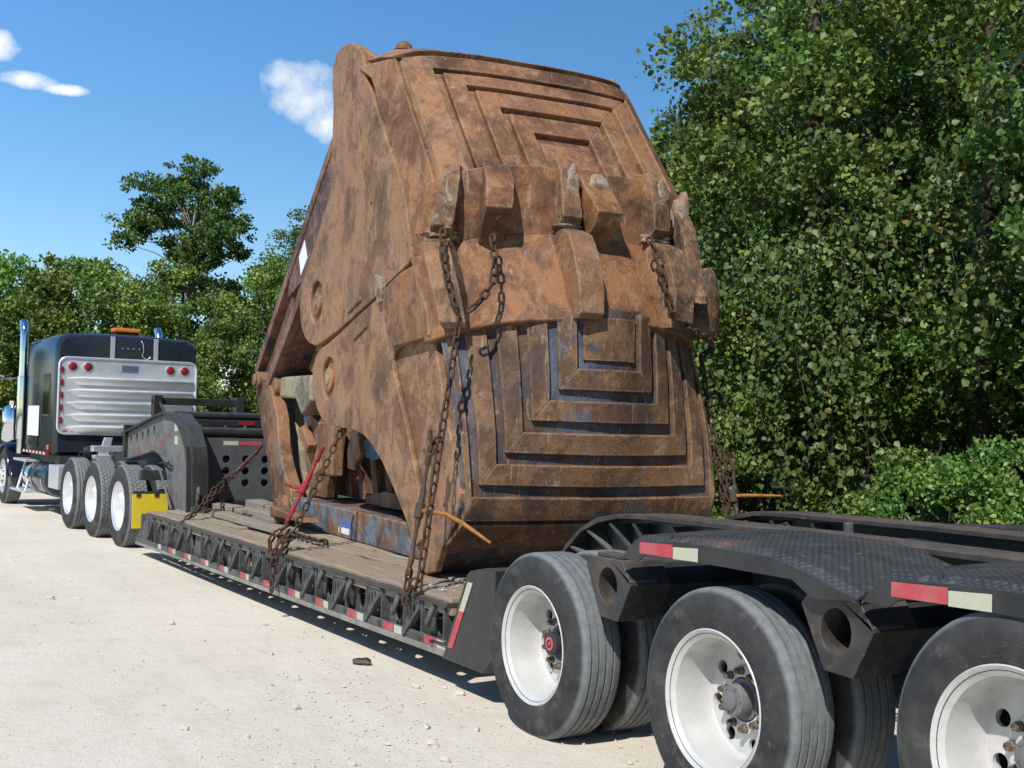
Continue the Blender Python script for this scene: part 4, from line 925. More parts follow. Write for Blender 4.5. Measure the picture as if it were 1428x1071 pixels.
# stepped wear bars: each bar is one mesh; three mitred bars make one frame
def bar(fn, side, h0, h1, zmit0, zmit1, zend, mat, t=.045, up=True, bev=.006):
    # side bar between |h|=h0..h1; runs from zend (at the lip) to the mitred end zmit0 (at h0) .. zmit1 (at h1)
    mb = MB(); n = 10; A = []
    def g(u, q):   # u 0..1 across, q 0..1 along
        h = (h0+(h1-h0)*u)*side; ze = zmit0+(zmit1-zmit0)*u; return fn(h, zend+(ze-zend)*q)
    mb.slab(g, [0, .5, 1], lin(0, 1, n), -.01, t); return bb(mb, 'wear_bar', mat, 40, bev)
def cross(fn, z0, z1, h0, h1, mat, t=.045, bev=.006):
    mb = MB()
    def g(u, q):   # u -1..1 across the width, q 0..1 from inner to outer edge
        h = u*(h0+(h1-h0)*q); return fn(h, z0+(z1-z0)*q)
    mb.slab(g, lin(-1, 1, 21), [0, .5, 1], -.01, t); return bb(mb, 'wear_bar', mat, 40, bev)
# upper frames
H = [.24, .44, .64, .84]; Zc = [3.78, 3.985, 4.165, 4.305]; Zo = [3.93, 4.12, 4.265, 4.43]; wb = .145
for h, zc, zo in zip(H, Zc, Zo):
    for s in (1, -1): bar(fu, s, h, h+wb, zc, zo, 3.41-.10*(h+.1)**4, 'bar_up', .05)
    cross(fu, zc, zo, h, h+wb, 'bar_up', .05)
cross(fu, 4.475, 4.58, 1.005, 1.035, 'bar_up', .05)
for s_ in (1, -1): bar(fu, s_, 1.005, 1.075, 4.475, 4.56, 2.98, 'bar_up', .030)
# lower frames
for k in range(5):
    h = .24+.18*k; z0 = 2.02-.22*k; z1 = z0-.145; h1 = min(h+.122, HW-.035)
    for s in (1, -1): bar(fl_, s, h, h1, z0, z1, 2.42, 'bar_lo', .038)
    cross(fl_, z0, z1, h, h1, 'bar_lo', .038)
cross(fl_, .96, .80, HW-.04, HW, 'bar_lo', .03)
mb = MB(); mb.slab(lambda u, q: fl_(u*.20, 2.08+.3*q), lin(-1, 1, 5), [0, 1], -.01, .02); bb(mb, 'centre_plate', 'bar_lo', 30, .004)
mb = MB(); mb.slab(lambda u, q: fu(u*.20, 3.40+.32*q), lin(-1, 1, 5), lin(0, 1, 4), -.01, .015); bb(mb, 'centre_plate', 'bar_up', 30, .004)
# lips
bb(MB().slab(ful, lin(-1.034, 1.034, 33), lin(2.955, 3.47, 6), -.05, .070), 'upper_lip', 'lip', 40, .010)
bb(MB().slab(fll, lin(-1.034, 1.034, 33), lin(2.32, 2.945, 7), -.06, .085), 'lower_lip', 'lip', 40, .014)
# side plates: outlines in X,Z
upo = [(.22, 3.32), (.43, 3.6), (.57, 3.78), (.74, 3.99), (.91, 4.2), (1.12, 4.46), (1.47, 4.58), (1.72, 4.70), (1.92, 4.80), (2.08, 4.87), (2.30, 4.90), (2.47, 4.87), (2.55, 4.78), (2.56, 4.65), (2.50, 4.40), (2.51, 3.87), (2.52, 3.70), (2.60, 3.56), (2.86, 3.31), (3.16, 3.06), (3.31, 2.89), (3.36, 2.70), (3.31, 2.53), (3.19, 2.41), (3.03, 2.34), (2.84, 2.305), (2.66, 2.32), (2.14, 2.415), (1.57, 2.545), (1.17, 2.635), (.94, 2.705), (.60, 2.79), (.46, 2.80), (.42, 3.05)]
loo = [(.44, 2.775), (.60, 2.76), (.94, 2.675), (1.17, 2.605), (1.57, 2.515), (2.14, 2.375), (2.50, 2.295), (2.66, 2.27), (2.80, 2.21), (2.88, 2.10), (2.885, 1.98), (2.82, 1.85), (2.70, 1.72), (2.55, 1.635), (2.38, 1.60), (2.16, 1.58), (1.69, 1.555), (1.45, 1.52), (1.25, 1.45), (1.0, 1.32), (.68, 1.09), (.42, .88), (.26, .70), (.16, .56), (.0, .60), (-.13, .80), (-.27, .92), (-.36, 1.03), (-.40, 1.16), (-.30, 1.40), (-.17, 1.6), (.02, 2.0), (.10, 2.18), (.24, 2.30)]
for s, m_ in ((1, 'side'), (-1, 'teal')):
    a, b = s*(HW+.005), s*(HW-.055)
    bb(MB().prism(upo, a, b), 'side_plate', m_ if s > 0 else 'rust', 0, .012); bb(MB().prism(loo, a, b), 'side_plate', m_, 0, .012)
# thicker outer plates over the pivot ends, bored for the pivot pins
def ribbon(pts, wd):
    L = []; Rr = []
    for i, p in enumerate(pts):
        a = Vector(pts[max(i-1, 0)]); b = Vector(pts[min(i+1, len(pts)-1)]); t = (b-a).normalized(); nn = Vector((-t.y, t.x))
        L.append(tuple(Vector(p)+nn*wd/2)); Rr.append(tuple(Vector(p)-nn*wd/2))
    return L+Rr[::-1]
def strip(poly, h0, h1, name, mat, bev=.006, sm=0): return bb(MB().prism(poly, h0, h1), name, mat, sm, bev)
def bore(o, cyls):
    cut = MB()
    for x, z, r_, y0, y1 in cyls: cut.lathe([(.0005, y0), (r_, y0), (r_, y1), (.0005, y1)], 36, (x, 0, z))
    co = cut.build('cutter', 'side', None, 0); co.matrix_world = BK.matrix_world
    o.modifiers.clear(); md = o.modifiers.new('bore', 'BOOLEAN'); md.object = co; md.operation = 'DIFFERENCE'; md.solver = 'EXACT'
    bpy.context.view_layer.update(); dg = bpy.context.evaluated_depsgraph_get(); me = bpy.data.meshes.new_from_object(o.evaluated_get(dg))
    o.modifiers.clear(); old = o.data; o.data = me; bpy.data.objects.remove(co)
    b = o.modifiers.new('bevel', 'BEVEL'); b.width = .010; b.segments = 2; b.limit_method = 'ANGLE'; b.angle_limit = R(40)
PIV = [(2.84, 2.70, .195), (2.41, 2.0, .185)]
upd = [(1.76, 4.70), (1.92, 4.80), (2.08, 4.87), (2.30, 4.90), (2.47, 4.87), (2.55, 4.78), (2.56, 4.65), (2.50, 4.40)] + upo[15:29] + [(1.17, 2.635), (.94, 2.705), (.60, 2.79), (.50, 2.83), (.58, 3.05), (.66, 3.30), (.90, 3.60), (1.15, 3.88), (1.46, 4.25), (1.66, 4.48)]
lod = [(.46, 2.765), (.60, 2.755), (.94, 2.675), (1.17, 2.605)] + loo[4:22] + [(.30, .74), (.16, .80), (.16, 1.0), (.30, 1.25), (.46, 1.52), (.66, 1.80), (.80, 2.0), (.84, 2.09), (.80, 2.16), (.70, 2.19), (.45, 2.215), (.17, 2.25), (.20, 2.45), (.34, 2.68)]
bpy.context.view_layer.update()
for s in (1, -1):
    a, b = s*1.036, s*1.074
    for poly, (px, pz, pr) in ((upd, PIV[0]), (lod, PIV[1])):
        o = strip(poly, a, b, 'outer_plate', 'side', 0)
        bore(o, [(px, pz, pr, min(a, b)-.02, max(a, b)+.02)])
        c_ = bb(MB().lathe([(.105, 0), (.105, .026), (.095, .034), (.001, .036)], 32, (px+.03, a if s > 0 else a-.036, pz-.01)), 'pivot_pin', 'side', 40)
        MB().lathe([(.045, 0), (.045, .008), (.001, .010)], 20, (px+.03, (a+.034) if s > 0 else a-.046, pz-.01)).build('pin_cap', 'cyl', c_, 40)
    strip([(.05, 2.235), (.30, 2.215), (.55, 2.205), (.76, 2.19), (.90, 2.30), (1.02, 2.52), (1.00, 2.63), (.84, 2.69), (.60, 2.745), (.40, 2.765), (.26, 2.62), (.10, 2.40)], s*1.0745, s*1.105, 'lip_wrap', 'lip', .012)
    for q in ([(1.90, 2.545), (1.58, 2.63)], [(1.73, 2.31), (1.42, 2.40)]):
        strip(ribbon(q, .035), s*1.074, s*1.092, 'slot_bar', 'rust', .003)
    strip([(1.16, 2.78), (1.02, 2.74), (1.00, 2.55), (1.10, 2.54), (1.13, 2.62)], s*1.074, s*1.12, 'stop_lug', 'mud', .008)
    strip(ribbon([(1.80, 4.12), (1.70, 3.88), (1.56, 3.62), (1.40, 3.38)], .03), s*1.074, s*1.088, 'slot_bar', 'rust', .003)
# top plate, top rollers
bb(MB().slab(lambda u, q: (Vector((1.22+r_u(abs(u)*HW)+1.0*q, u*HW*.985, 4.60+.24*q-.05*q*q)), Vector((-.1, 0, 1)).normalized()), lin(-1, 1, 15), lin(0, 1, 4), -.05, 0), 'top_plate', 'rust', 40)
for y, r_ in ((.80, .075), (-.50, .075), (-.78, .075)):
    bb(MB().lathe([(.001, r_*.75), (r_*.5, r_*.72), (r_*.85, r_*.45), (r_, 0), (r_*1.25, -.02)], 20, (1.50, y, 4.70), 'z'), 'lift_stub', 'rust', 50)
# caked mud on the far upper corner
def lump(c, sx, sy, sz, mat, name, seed, parent=None, amp=.25, sub=3):
    bm = bmesh.new(); bmesh.ops.create_icosphere(bm, subdivisions=sub, radius=1); rnd = random.Random(seed); ph = [rnd.uniform(0, 6) for _ in range(6)]
    for q in bm.verts:
        d = q.co.copy(); k = 1+amp*(math.sin(d.x*3.1+ph[0])*math.sin(d.y*3.7+ph[1])+.6*math.sin(d.z*5.3+ph[2]+d.x*2)+.4*math.sin(d.y*8+ph[3])*math.sin(d.x*9+ph[4]))+rnd.uniform(-.05, .05)
        q.co = Vector((c[0]+d.x*sx*k, c[1]+d.y*sy*k, c[2]+d.z*sz*k))
    me = bpy.data.meshes.new(name); bm.to_mesh(me); bm.free(); me.materials.append(MT[mat]); me.shade_smooth()
    return link(name, me, parent or BK)
def on_u(h, z, t=.05): P, n = fu(h, z); return P+n*t
lump(on_u(-.98, 4.52, -.02), .13, .06, .12, 'mud', 'caked_mud', 3, amp=.15)
# upper teeth stubs (adapters), lower tooth blocks, shrouds
def wedge(fn, hc, wd0, wd1, prof, mat, name, bev=.012, yawf=0.0):
    # prof: list of (z, out) going down; each station becomes a rectangle of given width reaching out from the lip surface
    mb = MB(); V = []; Fc = []; n = len(prof)
    for i, (z, o, *wx) in enumerate(prof):
        wd = wd0+(wd1-wd0)*i/(n-1) if not wx else wx[0]
        P, nn = fn(hc, z); nn = Vector((nn.x, nn.y*.6, 0)).normalized(); t = Vector((-nn.y, nn.x, 0))
        if t.y < 0: t = -t
        back = P-nn*.05; fr = P+nn*(.05+o)
        V += [tuple(back-t*wd/2), tuple(back+t*wd/2), tuple(fr+t*wd*.46), tuple(fr-t*wd*.46)]
    for i in range(n-1):
        for j in range(4): Fc.append((i*4+j, i*4+(j+1) % 4, (i+1)*4+(j+1) % 4, (i+1)*4+j))
    Fc += [(3, 2, 1, 0), tuple(range(4*n-4, 4*n))]
    mb.add(V, Fc); return bb(mb, name, mat, 25, bev)
def chewed(o, amp, seed):
    # wear the casting: fine subdivision with uneven displacement
    sm = o.modifiers.new('sub', 'SUBSURF'); sm.subdivision_type = 'SIMPLE'; sm.levels = 3; sm.render_levels = 3
    tx = bpy.data.textures.new('wear', 'CLOUDS'); tx.noise_scale = .045; tx.noise_depth = 3
    d = o.modifiers.new('wear', 'DISPLACE'); d.texture = tx; d.strength = amp; d.mid_level = .55; d.texture_coords = 'GLOBAL'
teeth = [(.93, .0), (.20, 1.0), (-.56, 2.0)]
for hc, sd_ in teeth:
    st = wedge(ful, hc, .13, .185, [(3.54, .05), (3.44, .12), (3.25, .16), (3.10, .18), (3.03, .12)], 'tooth', 'tooth_adapter', .006); chewed(st, .022, sd_)
    P, n = ful(hc, 3.28); nn = Vector((n.x, n.y*.6, 0)).normalized()
    c = P+nn*.185; mb = MB(); pts = [c+nn*.0, c+nn*.03]
    mb.tube([c-nn*.03, c+nn*.012], .045, 16); bb(mb, 'retaining_pin', 'mud', 40, .004)
    lump(P+nn*.17+Vector((0, -.03, .08)), .025, .06, .10, 'mud', 'caked_mud', int(sd_)+5, amp=.22)
    lump(ful(hc, 3.04)[0]+nn*.14, .05, .11, .035, 'mud', 'caked_mud', int(sd_)+15, amp=.3)
    tb_ = wedge(fll, hc-.01, .27, .23, [(3.01, .17, .17), (2.96, .28, .20), (2.82, .29, .215), (2.60, .25, .21), (2.40, .19, .20), (2.36, .14, .19)], 'tooth', 'tooth_block', .006); chewed(tb_, .010, sd_)
for hc, w_ in ((.68, .22), (-.03, .25)):
    sh = wedge(ful, hc, w_, w_, [(3.49, .01, w_*.92), (3.36, .12, w_), (3.20, .25, w_*.95), (3.14, .29, w_*.92), (3.04, .22, w_*.9), (2.90, .03, w_*.8)], 'orange' if hc < 0 else 'lip', 'lip_shroud', .008); chewed(sh, .008, 4)
P, n = ful(-.05, 3.32); lump(P+n*.145, .05, .09, .10, 'mud', 'caked_mud', 31, amp=.2)
# side cutter with jagged edge on the far lip corner
cut = [(-.10, 3.44), (-.20, 3.30), (-.34, 3.12), (-.40, 2.92), (-.46, 2.70), (-.50, 2.55), (-.40, 2.60), (-.30, 2.78), (-.16, 2.95), (.05, 3.05), (.2, 3.3)]
c_ = bb(MB().prism([(x+.10, z) for x, z in cut], -.80, -.93), 'side_cutter', 'tooth', 0, .012); chewed(c_, .03, 8)
lump((-.08, -.87, 3.22), .08, .08, .20, 'mud', 'caked_mud', 44, amp=.25)
bb(MB().lathe([(.001, .16), (.10, .15), (.15, .09), (.17, 0), (.17, -.22), (.13, -.27), (.001, -.28)], 20, (-.10, -1.04, 2.60), 'z'), 'guide_lug', 'tooth', 40)
lump((-.10, -1.05, 2.66), .16, .15, .20, 'tooth', 'caked_mud', 52, amp=.12)
lump((.30, 1.05, 2.52), .03, .02, .05, 'mud', 'caked_mud', 60)

# linkage at the tractor side
bk_o = [(3.20, 4.62), (3.34, 4.58), (6.24, 2.24), (6.30, 2.16)]; bk_i = [(5.68, 2.0), (5.34, 2.24), (4.82, 2.65), (4.28, 3.0), (4.0, 3.38), (3.44, 3.88), (2.6, 4.1)]
bb(MB().prism(bk_o+bk_i, -.72, .66), 'back_plate', 'mottle', 0, .01)
strip(ribbon([(3.25, 4.56), (4.2, 3.82), (5.0, 3.18), (6.24, 2.18)], .11), .66, .75, 'back_rim', 'mottle', .008)
strip(ribbon([(3.40, 4.06), (3.95, 3.52), (4.36, 3.06), (4.86, 2.66), (5.40, 2.26), (5.72, 2.04)], .12), .66, .75, 'back_rim', 'mottle', .008)
strip([(3.4, 4.40), (3.44, 4.02), (4.1, 3.45), (4.42, 3.10), (5.0, 2.95), (4.95, 3.14), (4.2, 3.76)], .66, .735, 'back_rim', 'mottle', .006)
strip([(4.42, 3.50), (4.60, 3.34), (4.52, 3.14), (4.30, 3.30)], .7355, .7385, 'torn_sticker', 'paper', 0)
strip([(2.3, 4.4), (3.30, 4.2), (4.1, 3.2), (4.5, 2.8), (5.2, 2.2), (4.6, 2.0), (3.2, 2.1), (2.2, 2.3)], .38, .42, 'inner_web', 'rust', .006)
jp = [(6.22, 2.06), (6.20, 1.95), (6.0, 1.67), (5.66, 1.25), (5.46, .95), (5.30, .73), (5.10, .62), (4.80, .575), (3.70, .565), (2.95, .565), (.95, .565), (.80, .62), (.85, .80), (2.98, .83), (4.21, .80), (4.50, .84), (4.76, .96), (5.0, 1.16), (5.15, 1.34), (5.26, 1.67), (5.55, 1.98), (5.70, 2.05)]
for s in (1, -1):
    bb(MB().prism(jp[:7]+[(5.0, .60), (4.62, .58), (4.62, .90)]+jp[16:], s*.60, s*.74), 'curved_arm', 'rust', 25, .012)
    bb(MB().box(1.0, 4.60, s*.56, s*.735, .562, .825), 'base_beam', 'beam', 0, .012)
    bb(MB().box(2.94, 2.98, s*.7355, s*.745, .565, .825), 'weld_strip', 'beam', 0, .003)
    bb(MB().tube([(6.0, s*.52, 2.08), (6.0, s*.80, 2.08)], .10, 20).tube([(6.0, s*.80, 2.08), (6.0, s*.83, 2.08)], .07, 20), 'link_pin', 'rust', 40, .01)
    bb(MB().tube([(4.62, s*.74, .70), (4.62, s*.90, .70)], .115, 20).tube([(4.62, s*.79, .70), (4.62, s*.82, .70)], .15, 20), 'foot_pin', 'rust', 40, .008)
    bb(MB().prism([(4.55, .745), (3.45, .70), (3.40, .66), (4.55, .64)], s*.80, s*.98), 'foot_tab', 'rust', 0, .012)
strip([(5.02, .99), (5.30, 1.30), (5.20, 1.40), (4.95, 1.10)], .7405, .747, 'blue_scuff', 'beam', 0)
bb(MB().box(2.72, 3.02, .7355, .738, .60, .655), 'white_sticker', 'paper', 0); bb(MB().box(2.66, 3.04, .7355, .738, .66, .735), 'blue_sticker', 'bluepaper', 0)
# inner arms, pale cylinder casting, ragged bracket plate
bb(MB().prism([(6.05, 2.10), (5.92, 1.85), (5.76, 1.51), (5.20, .80), (4.98, .80), (5.45, 1.52), (5.60, 1.84), (5.72, 2.10)], .36, .46), 'inner_arm', 'cyl', 25, .01)
bb(MB().prism([(5.62, 2.11), (4.34, 2.10), (4.30, 1.83), (4.62, 1.68), (4.86, 1.86), (5.52, 1.88)], .46, .66), 'cylinder_bracket', 'cyl', 0, .03)
bb(MB().tube([(5.55, .40, 2.0), (5.55, .72, 2.0)], .12, 20), 'cylinder_pin', 'rust', 40, .01)
bb(MB().prism([(5.1, 1.55), (4.85, 1.70), (4.55, 1.62), (4.30, 1.72), (3.85, 1.62), (3.95, 1.25), (4.12, 1.05), (4.20, .84), (4.72, .84), (4.95, 1.2)], .40, .50), 'bracket_plate', 'rust', 0, .01)
bb(MB().prism([(4.95, 1.52), (4.80, 1.58), (4.52, 1.38), (4.62, 1.28)], .50, .60), 'bracket_block', 'rust', 0, .02)
bb(MB().box(3.4, 3.9, .58, .70, 1.10, 1.62).tube([(3.65, .55, 1.16), (3.65, .8, 1.16)], .07, 14), 'hinge_block', 'rust', 0, .02)
bb(MB().prism([(2.9, 1.60), (2.75, 1.56), (2.66, 1.34), (2.80, 1.24), (2.78, 1.18), (3.0, 1.19), (3.02, 1.35)], .62, .68), 'latch_plate', 'rust', 0, .015)
bb(MB().prism([(1.6, .84), (5.0, .84), (5.1, 1.5), (4.6, 2.1), (1.6, 2.2)], .12, .18), 'partition', 'rust', 0)
for x in (2.45, 2.85, 3.25, 3.65, 4.05): bb(MB().prism([(x, .86), (x+.14, .86), (x+.40, 1.55), (x+.26, 1.55)], .18, .27), 'inner_rib', 'rust', 0, .006)
bb(MB().prism([(3.62, 1.44), (3.34, 1.53), (3.08, 1.42), (3.12, 1.29), (3.3, 1.26), (3.55, 1.28)], .28, .31), 'teal_plate', 'teal', 0, .006)
bb(MB().prism([(.6, .84), (.9, 1.6), (2.2, 2.2), (2.2, 2.3), (.7, 1.9), (.3, 1.2), (.3, .84)], -.95, .95), 'inner_wall', 'rust', 0)
bb(MB().prism([(.7, .79), (4.6, .79), (4.6, .82), (.7, .82)], -.555, .555), 'floor_plate', 'rust', 0, .006)
bb(MB().prism([(1.0, .83), (4.6, .83), (4.6, .86), (1.0, .86)], -.9, .05).prism([(1.3, .86), (3.1, .86), (3.1, .93), (2.6, 1.0), (1.3, .95)], -.2, .45), 'floor_plate', 'rust', 0, .006)
bb(MB().box(2.25, 2.55, -.72, .90, 2.18, 2.26), 'hinge_shaft', 'rust', 0, .02)
strip([(2.95, 2.36), (3.05, 2.27), (2.60, 2.22), (2.55, 2.29)], .80, 1.0, 'hinge_wedge', 'mottle', .006)

# ---------------------------------------------------------------- timbers, stones
def timber(x0, x1, y0, y1, z0, z1, seed, label, rz=0):
    c = ((x0+x1)/2, (y0+y1)/2, z0)
    o = plank(x0-c[0], x1-c[0], y0-c[1], y1-c[1], 0, z1-z0, seed, 'woodgrey', parent='free', name='timber', rag=.015)
    o.location = c; o.rotation_euler = (0, 0, rz); tag(o, label, 'timber'); return o
timber(7.30, 8.55, -.95, -.74, .572, .665, 300, 'grey timber lying on deck in front of the perforated gooseneck plate', R(2))
timber(7.55, 8.6, -1.42, -1.20, .572, .675, 301, 'grey timber block farther across the deck behind the rusty curved arm', R(-2))
timber(6.5, 7.45, -1.05, -.84, .572, .655, 302, 'grey timber with dark end beside the rusty foot pin', R(1))
timber(5.2, 7.5, -.66, -.46, .572, .63, 303, 'long weathered board lying loose on the deck under the front chain', R(-1))

# ---------------------------------------------------------------- chains and binders
BM = Matrix.Translation((2.0, -1.5, 0)) @ Matrix.Rotation(R(-4), 4, 'Z')
def BW(x, h, z): return BM @ Vector((x, h, z))
def link_mesh(L=.094, Wd=.060, r=.0095):
    mb = MB(); a = (L-Wd)/2; q = Wd/2-r; pts = []
    for k in range(7): t = -math.pi/2+math.pi*k/6; pts.append((a+q*math.cos(t), q*math.sin(t), 0))
    for k in range(7): t = math.pi/2+math.pi*k/6; pts.append((-a+q*math.cos(t), q*math.sin(t), 0))
    mb.tube(pts, r, 7, closed=True); return mb.mesh('link', 'chain', 60)
LK = link_mesh(); PITCH = .070
def resample(P, step):
    out = [P[0].copy()]; d = 0; cur = P[0].copy(); i = 1
    acc = 0.0; seg = [(P[k], P[k+1]) for k in range(len(P)-1)]; tot = sum((b-a).length for a, b in seg); n = int(tot/step); res = []
    for k in range(n+1):
        s_ = k*step
        for a, b in seg:
            l = (b-a).length
            if s_ <= l or (a, b) == seg[-1]:
                res.append(a.lerp(b, min(1, s_/l))); break
            s_ -= l
    return res
def chain_into(root, pts, seed=0):
    rnd = random.Random(seed); P = resample([Vector(p) for p in pts], PITCH); org = Vector(root.location)
    for i in range(len(P)-1):
        t = (P[i+1]-P[i]).normalized(); c = (P[i]+P[i+1])/2
        up = Vector((0, 0, 1)) if abs(t.z) < .9 else Vector((.6, .8, 0)); a = t.cross(up).normalized(); b = t.cross(a)
        ang = (i % 2)*math.pi/2 + .6 + rnd.uniform(-.3, .3)
        y = a*math.cos(ang)+b*math.sin(ang); z = t.cross(y)
        m = Matrix((t, y, z)).transposed().to_4x4(); o = link('link', LK, root); m.translation = c-org; o.matrix_local = m
def sagged(a, b, n, sag): return [Vector(a).lerp(Vector(b), i/n)+Vector((0, 0, -sag*4*(i/n)*(1-i/n))) for i in range(n+1)]
def binder(root_name, A, B, handle, matbody, mathandle, label, r=.018):
    A, B = Vector(A), Vector(B); T = empty(root_name, A); d = (B-A); L = d.length; d.normalize()
    lo = lambda p: tuple(Vector(p)-A)
    P = lambda t: A+d*(L*t)
    MB().tube([lo(P(.12)), lo(P(.88))], r*.8, 10).tube([lo(P(.30)), lo(P(.34)), lo(P(.62)), lo(P(.66))], [r*.9, r*1.3, r*1.3, r*.9], 12).build('barrel', matbody, T, 50)
    for e, f in ((0, .12), (1, .88)):
        q = P(e); w_ = d.cross(Vector((.3, .5, .8))).normalized(); dd = d if e == 0 else -d
        MB().tube([lo(P(f)), lo(P(f)-dd*.05), lo(P(f)-dd*.09+w_*.03), lo(P(f)-dd*.13+w_*.015), lo(P(f)-dd*.13-w_*.02), lo(P(f)-dd*.09-w_*.03)], [r*1.2, r*1.2, r, r, r*.9, r*.6], 8).build('grab_hook', matbody, T, 60)
    MB().tube([lo(h) for h in handle], [r*.9]*(len(handle)-1)+[r*.6], 10).build('handle', mathandle, T, 60)
    q = lo(handle[0]); MB().tube([tuple(Vector(q)-d*.05), tuple(Vector(q)+d*.05)], r*2.0, 12).build('ratchet_head' if mathandle == 'redbind' else 'pivot_block', matbody, T, 40, .006)
    return tag(T, label, 'chain binder')
# near rear chain: slung round the near tooth, down to the deck edge
K = BW(-.40, 1.07, 2.33); D = Vector((1.47, -.055, .44))
CA = empty('chain', D); tag(CA, 'rusty chain slung round the nearest bucket tooth down to deck edge', 'chain')
chain_into(CA, [BW(-.12, 1.09, 2.96), BW(-.22, 1.13, 2.78), BW(-.31, 1.12, 2.55), K], 1)
chain_into(CA, [BW(-.26, .78, 2.93), BW(-.37, .81, 2.76), BW(-.45, .85, 2.58), BW(-.49, .97, 2.43), K], 2)
chain_into(CA, sagged(K, D+Vector((.02, 0, .06)), 8, -.02), 3)
H1 = K.lerp(D, .46)+Vector((.10, .03, 0)); H2 = D+Vector((.14, .02, .10))
chain_into(CA, [K.lerp(D, .42)+Vector((.02, .01, 0)), H1], 4); chain_into(CA, sagged(H1.lerp(H2, .84), H2, 4, 0), 5)
chain_into(CA, [D+Vector((.0, .02, .2)), D+Vector((.07, .035, .10)), D+Vector((.12, .03, .02)), D+Vector((.16, .02, .14))], 6)
def hookshape(root, p, d, mat='chain'):
    p = Vector(p)-Vector(root.location); d = Vector(d).normalized(); w_ = d.cross(Vector((.4, -.3, .8))).normalized()
    MB().tube([tuple(p), tuple(p+d*.06), tuple(p+d*.10+w_*.035), tuple(p+d*.15+w_*.03), tuple(p+d*.17-w_*.01), tuple(p+d*.13-w_*.045)], [.015, .02, .02, .018, .014, .008], 8).build('grab_hook', mat, root, 60)
hookshape(CA, H1+Vector((0, 0, .12)), (0, 0, -1))
binder('lever_binder', H1+Vector((0, .0, -.02)), H1.lerp(H2, .84), [H1.lerp(H2, .44), H1.lerp(H2, .44)+Vector((-.17, -.10, -.01)), H1.lerp(H2, .44)+Vector((-.27, -.17, -.06)), H1.lerp(H2, .44)+Vector((-.42, -.30, -.18))], 'chain', 'obind', 'lever chain binder with bent orange handle on the near rear chain', .016)
# far rear chain
D2 = Vector((1.42, -2.63, .52)); CB = empty('chain', D2); tag(CB, 'rusty chain hanging from the far bucket tooth down the far side', 'chain')
K2 = BW(-.42, -.92, 2.30)
chain_into(CB, [BW(-.40, -.40, 3.0), BW(-.56, -.40, 2.82), BW(-.60, -.43, 2.60), BW(-.60, -.50, 2.42), BW(-.52, -.72, 2.34), K2, BW(-.10, -1.20, 2.26), BW(.10, -1.22, 2.20)], 7)
chain_into(CB, sagged(BW(.10, -1.22, 2.20), D2, 8, -.02), 8); chain_into(CB, sagged(Vector((1.68, -2.68, 1.45)), D2+Vector((.06, -.03, .1)), 5, .03), 9)
chain_into(CB, [Vector((1.74, -2.70, 1.5)), Vector((1.62, -2.74, 1.30)), Vector((1.66, -2.70, 1.22)), Vector((1.58, -2.70, 1.12))], 10)
b0 = Vector((1.52, -2.66, 1.14))
binder('lever_binder', Vector((1.58, -2.70, 1.40)), Vector((1.44, -2.65, .80)), [b0, b0+Vector((-.10, -.06, .01)), b0+Vector((-.34, -.16, .02))], 'chain', 'obind', 'lever chain binder with straight orange handle on the far side', .015)
# red ratchet binder chain at the bucket's pivot end
T0 = BW(2.22, .98, 1.60); D3 = Vector((4.02, -.05, .50)); CC = empty('chain', D3); tag(CC, 'chain running beside the red ratchet binder from bucket pivot to deck', 'chain')
chain_into(CC, sagged(T0, D3, 8, .02), 11); dn = (D3-T0)
chain_into(CC, [T0.lerp(D3, .80)+Vector((.05, .02, .0)), D3+Vector((.06, .02, .10)), D3+Vector((.05, .05, -.02)), D3+Vector((.02, .06, -.32))], 12)
chain_into(CC, [T0.lerp(D3, .83)+Vector((-.03, .02, .02)), D3+Vector((-.06, .03, .12)), D3+Vector((-.02, .05, .0)), D3+Vector((.05, .055, -.1))], 13)
chain_into(CC, [T0.lerp(D3, .78)+Vector((.0, .06, .02)), D3+Vector((.10, .06, .16)), D3+Vector((.12, .05, .05)), D3+Vector((.04, .06, -.05))], 14)
ra, rb = T0.lerp(D3, .26)+Vector((.06, .05, .03)), T0.lerp(D3, .74)+Vector((.07, .05, .03)); mid = ra.lerp(rb, .55)
binder('ratchet_binder', ra, rb, [mid, mid+Vector((.07, .07, .01)), mid+Vector((.14, .11, .03))], 'redbind', 'redbind', 'red ratchet binder stretched on the chain below the bucket pivot', .016)
# front chain to the gooseneck end
D4 = Vector((7.12, -.06, .50)); T4 = BW(5.64, .80, 1.33); CD = empty('chain', D4); tag(CD, 'doubled rusty chain from curved arm to deck edge by the yellow mudflap', 'chain')
chain_into(CD, sagged(T4, D4, 8, .02), 15); chain_into(CD, [T4.lerp(D4, .50)+Vector((.0, .03, .02)), T4.lerp(D4, .8)+Vector((.04, .03, -.05)), D4+Vector((.12, .02, .0))], 16)
q4 = T4.lerp(D4, .46); chain_into(CD, [q4, q4+Vector((.02, .02, -.20)), Vector((q4.x+.02, q4.y+.02, .60))], 17)
chain_into(CD, [q4+Vector((-.1, 0, .06)), q4+Vector((-.02, .05, .0)), q4+Vector((.10, .02, -.08))], 18)
MB().tube([tuple(T4.lerp(D4, .02)-D4), tuple(T4.lerp(D4, .34)-D4)], .014, 8).build('tension_rod', 'chain', CD, 60)
CE = empty('chain', (7.9, -.78, .60)); tag(CE, 'slack chain lying across the deck by the grey timber', 'chain')
chain_into(CE, [Vector((8.35, -.55, .60)), Vector((8.05, -.62, .60)), Vector((7.7, -.70, .60)), Vector((7.3, -.72, .60)), Vector((7.0, -.80, .60))], 19)
CF = empty('chain', (4.6, -.50, .59)); tag(CF, 'short slack chain on the planks below the blue base beam', 'chain')
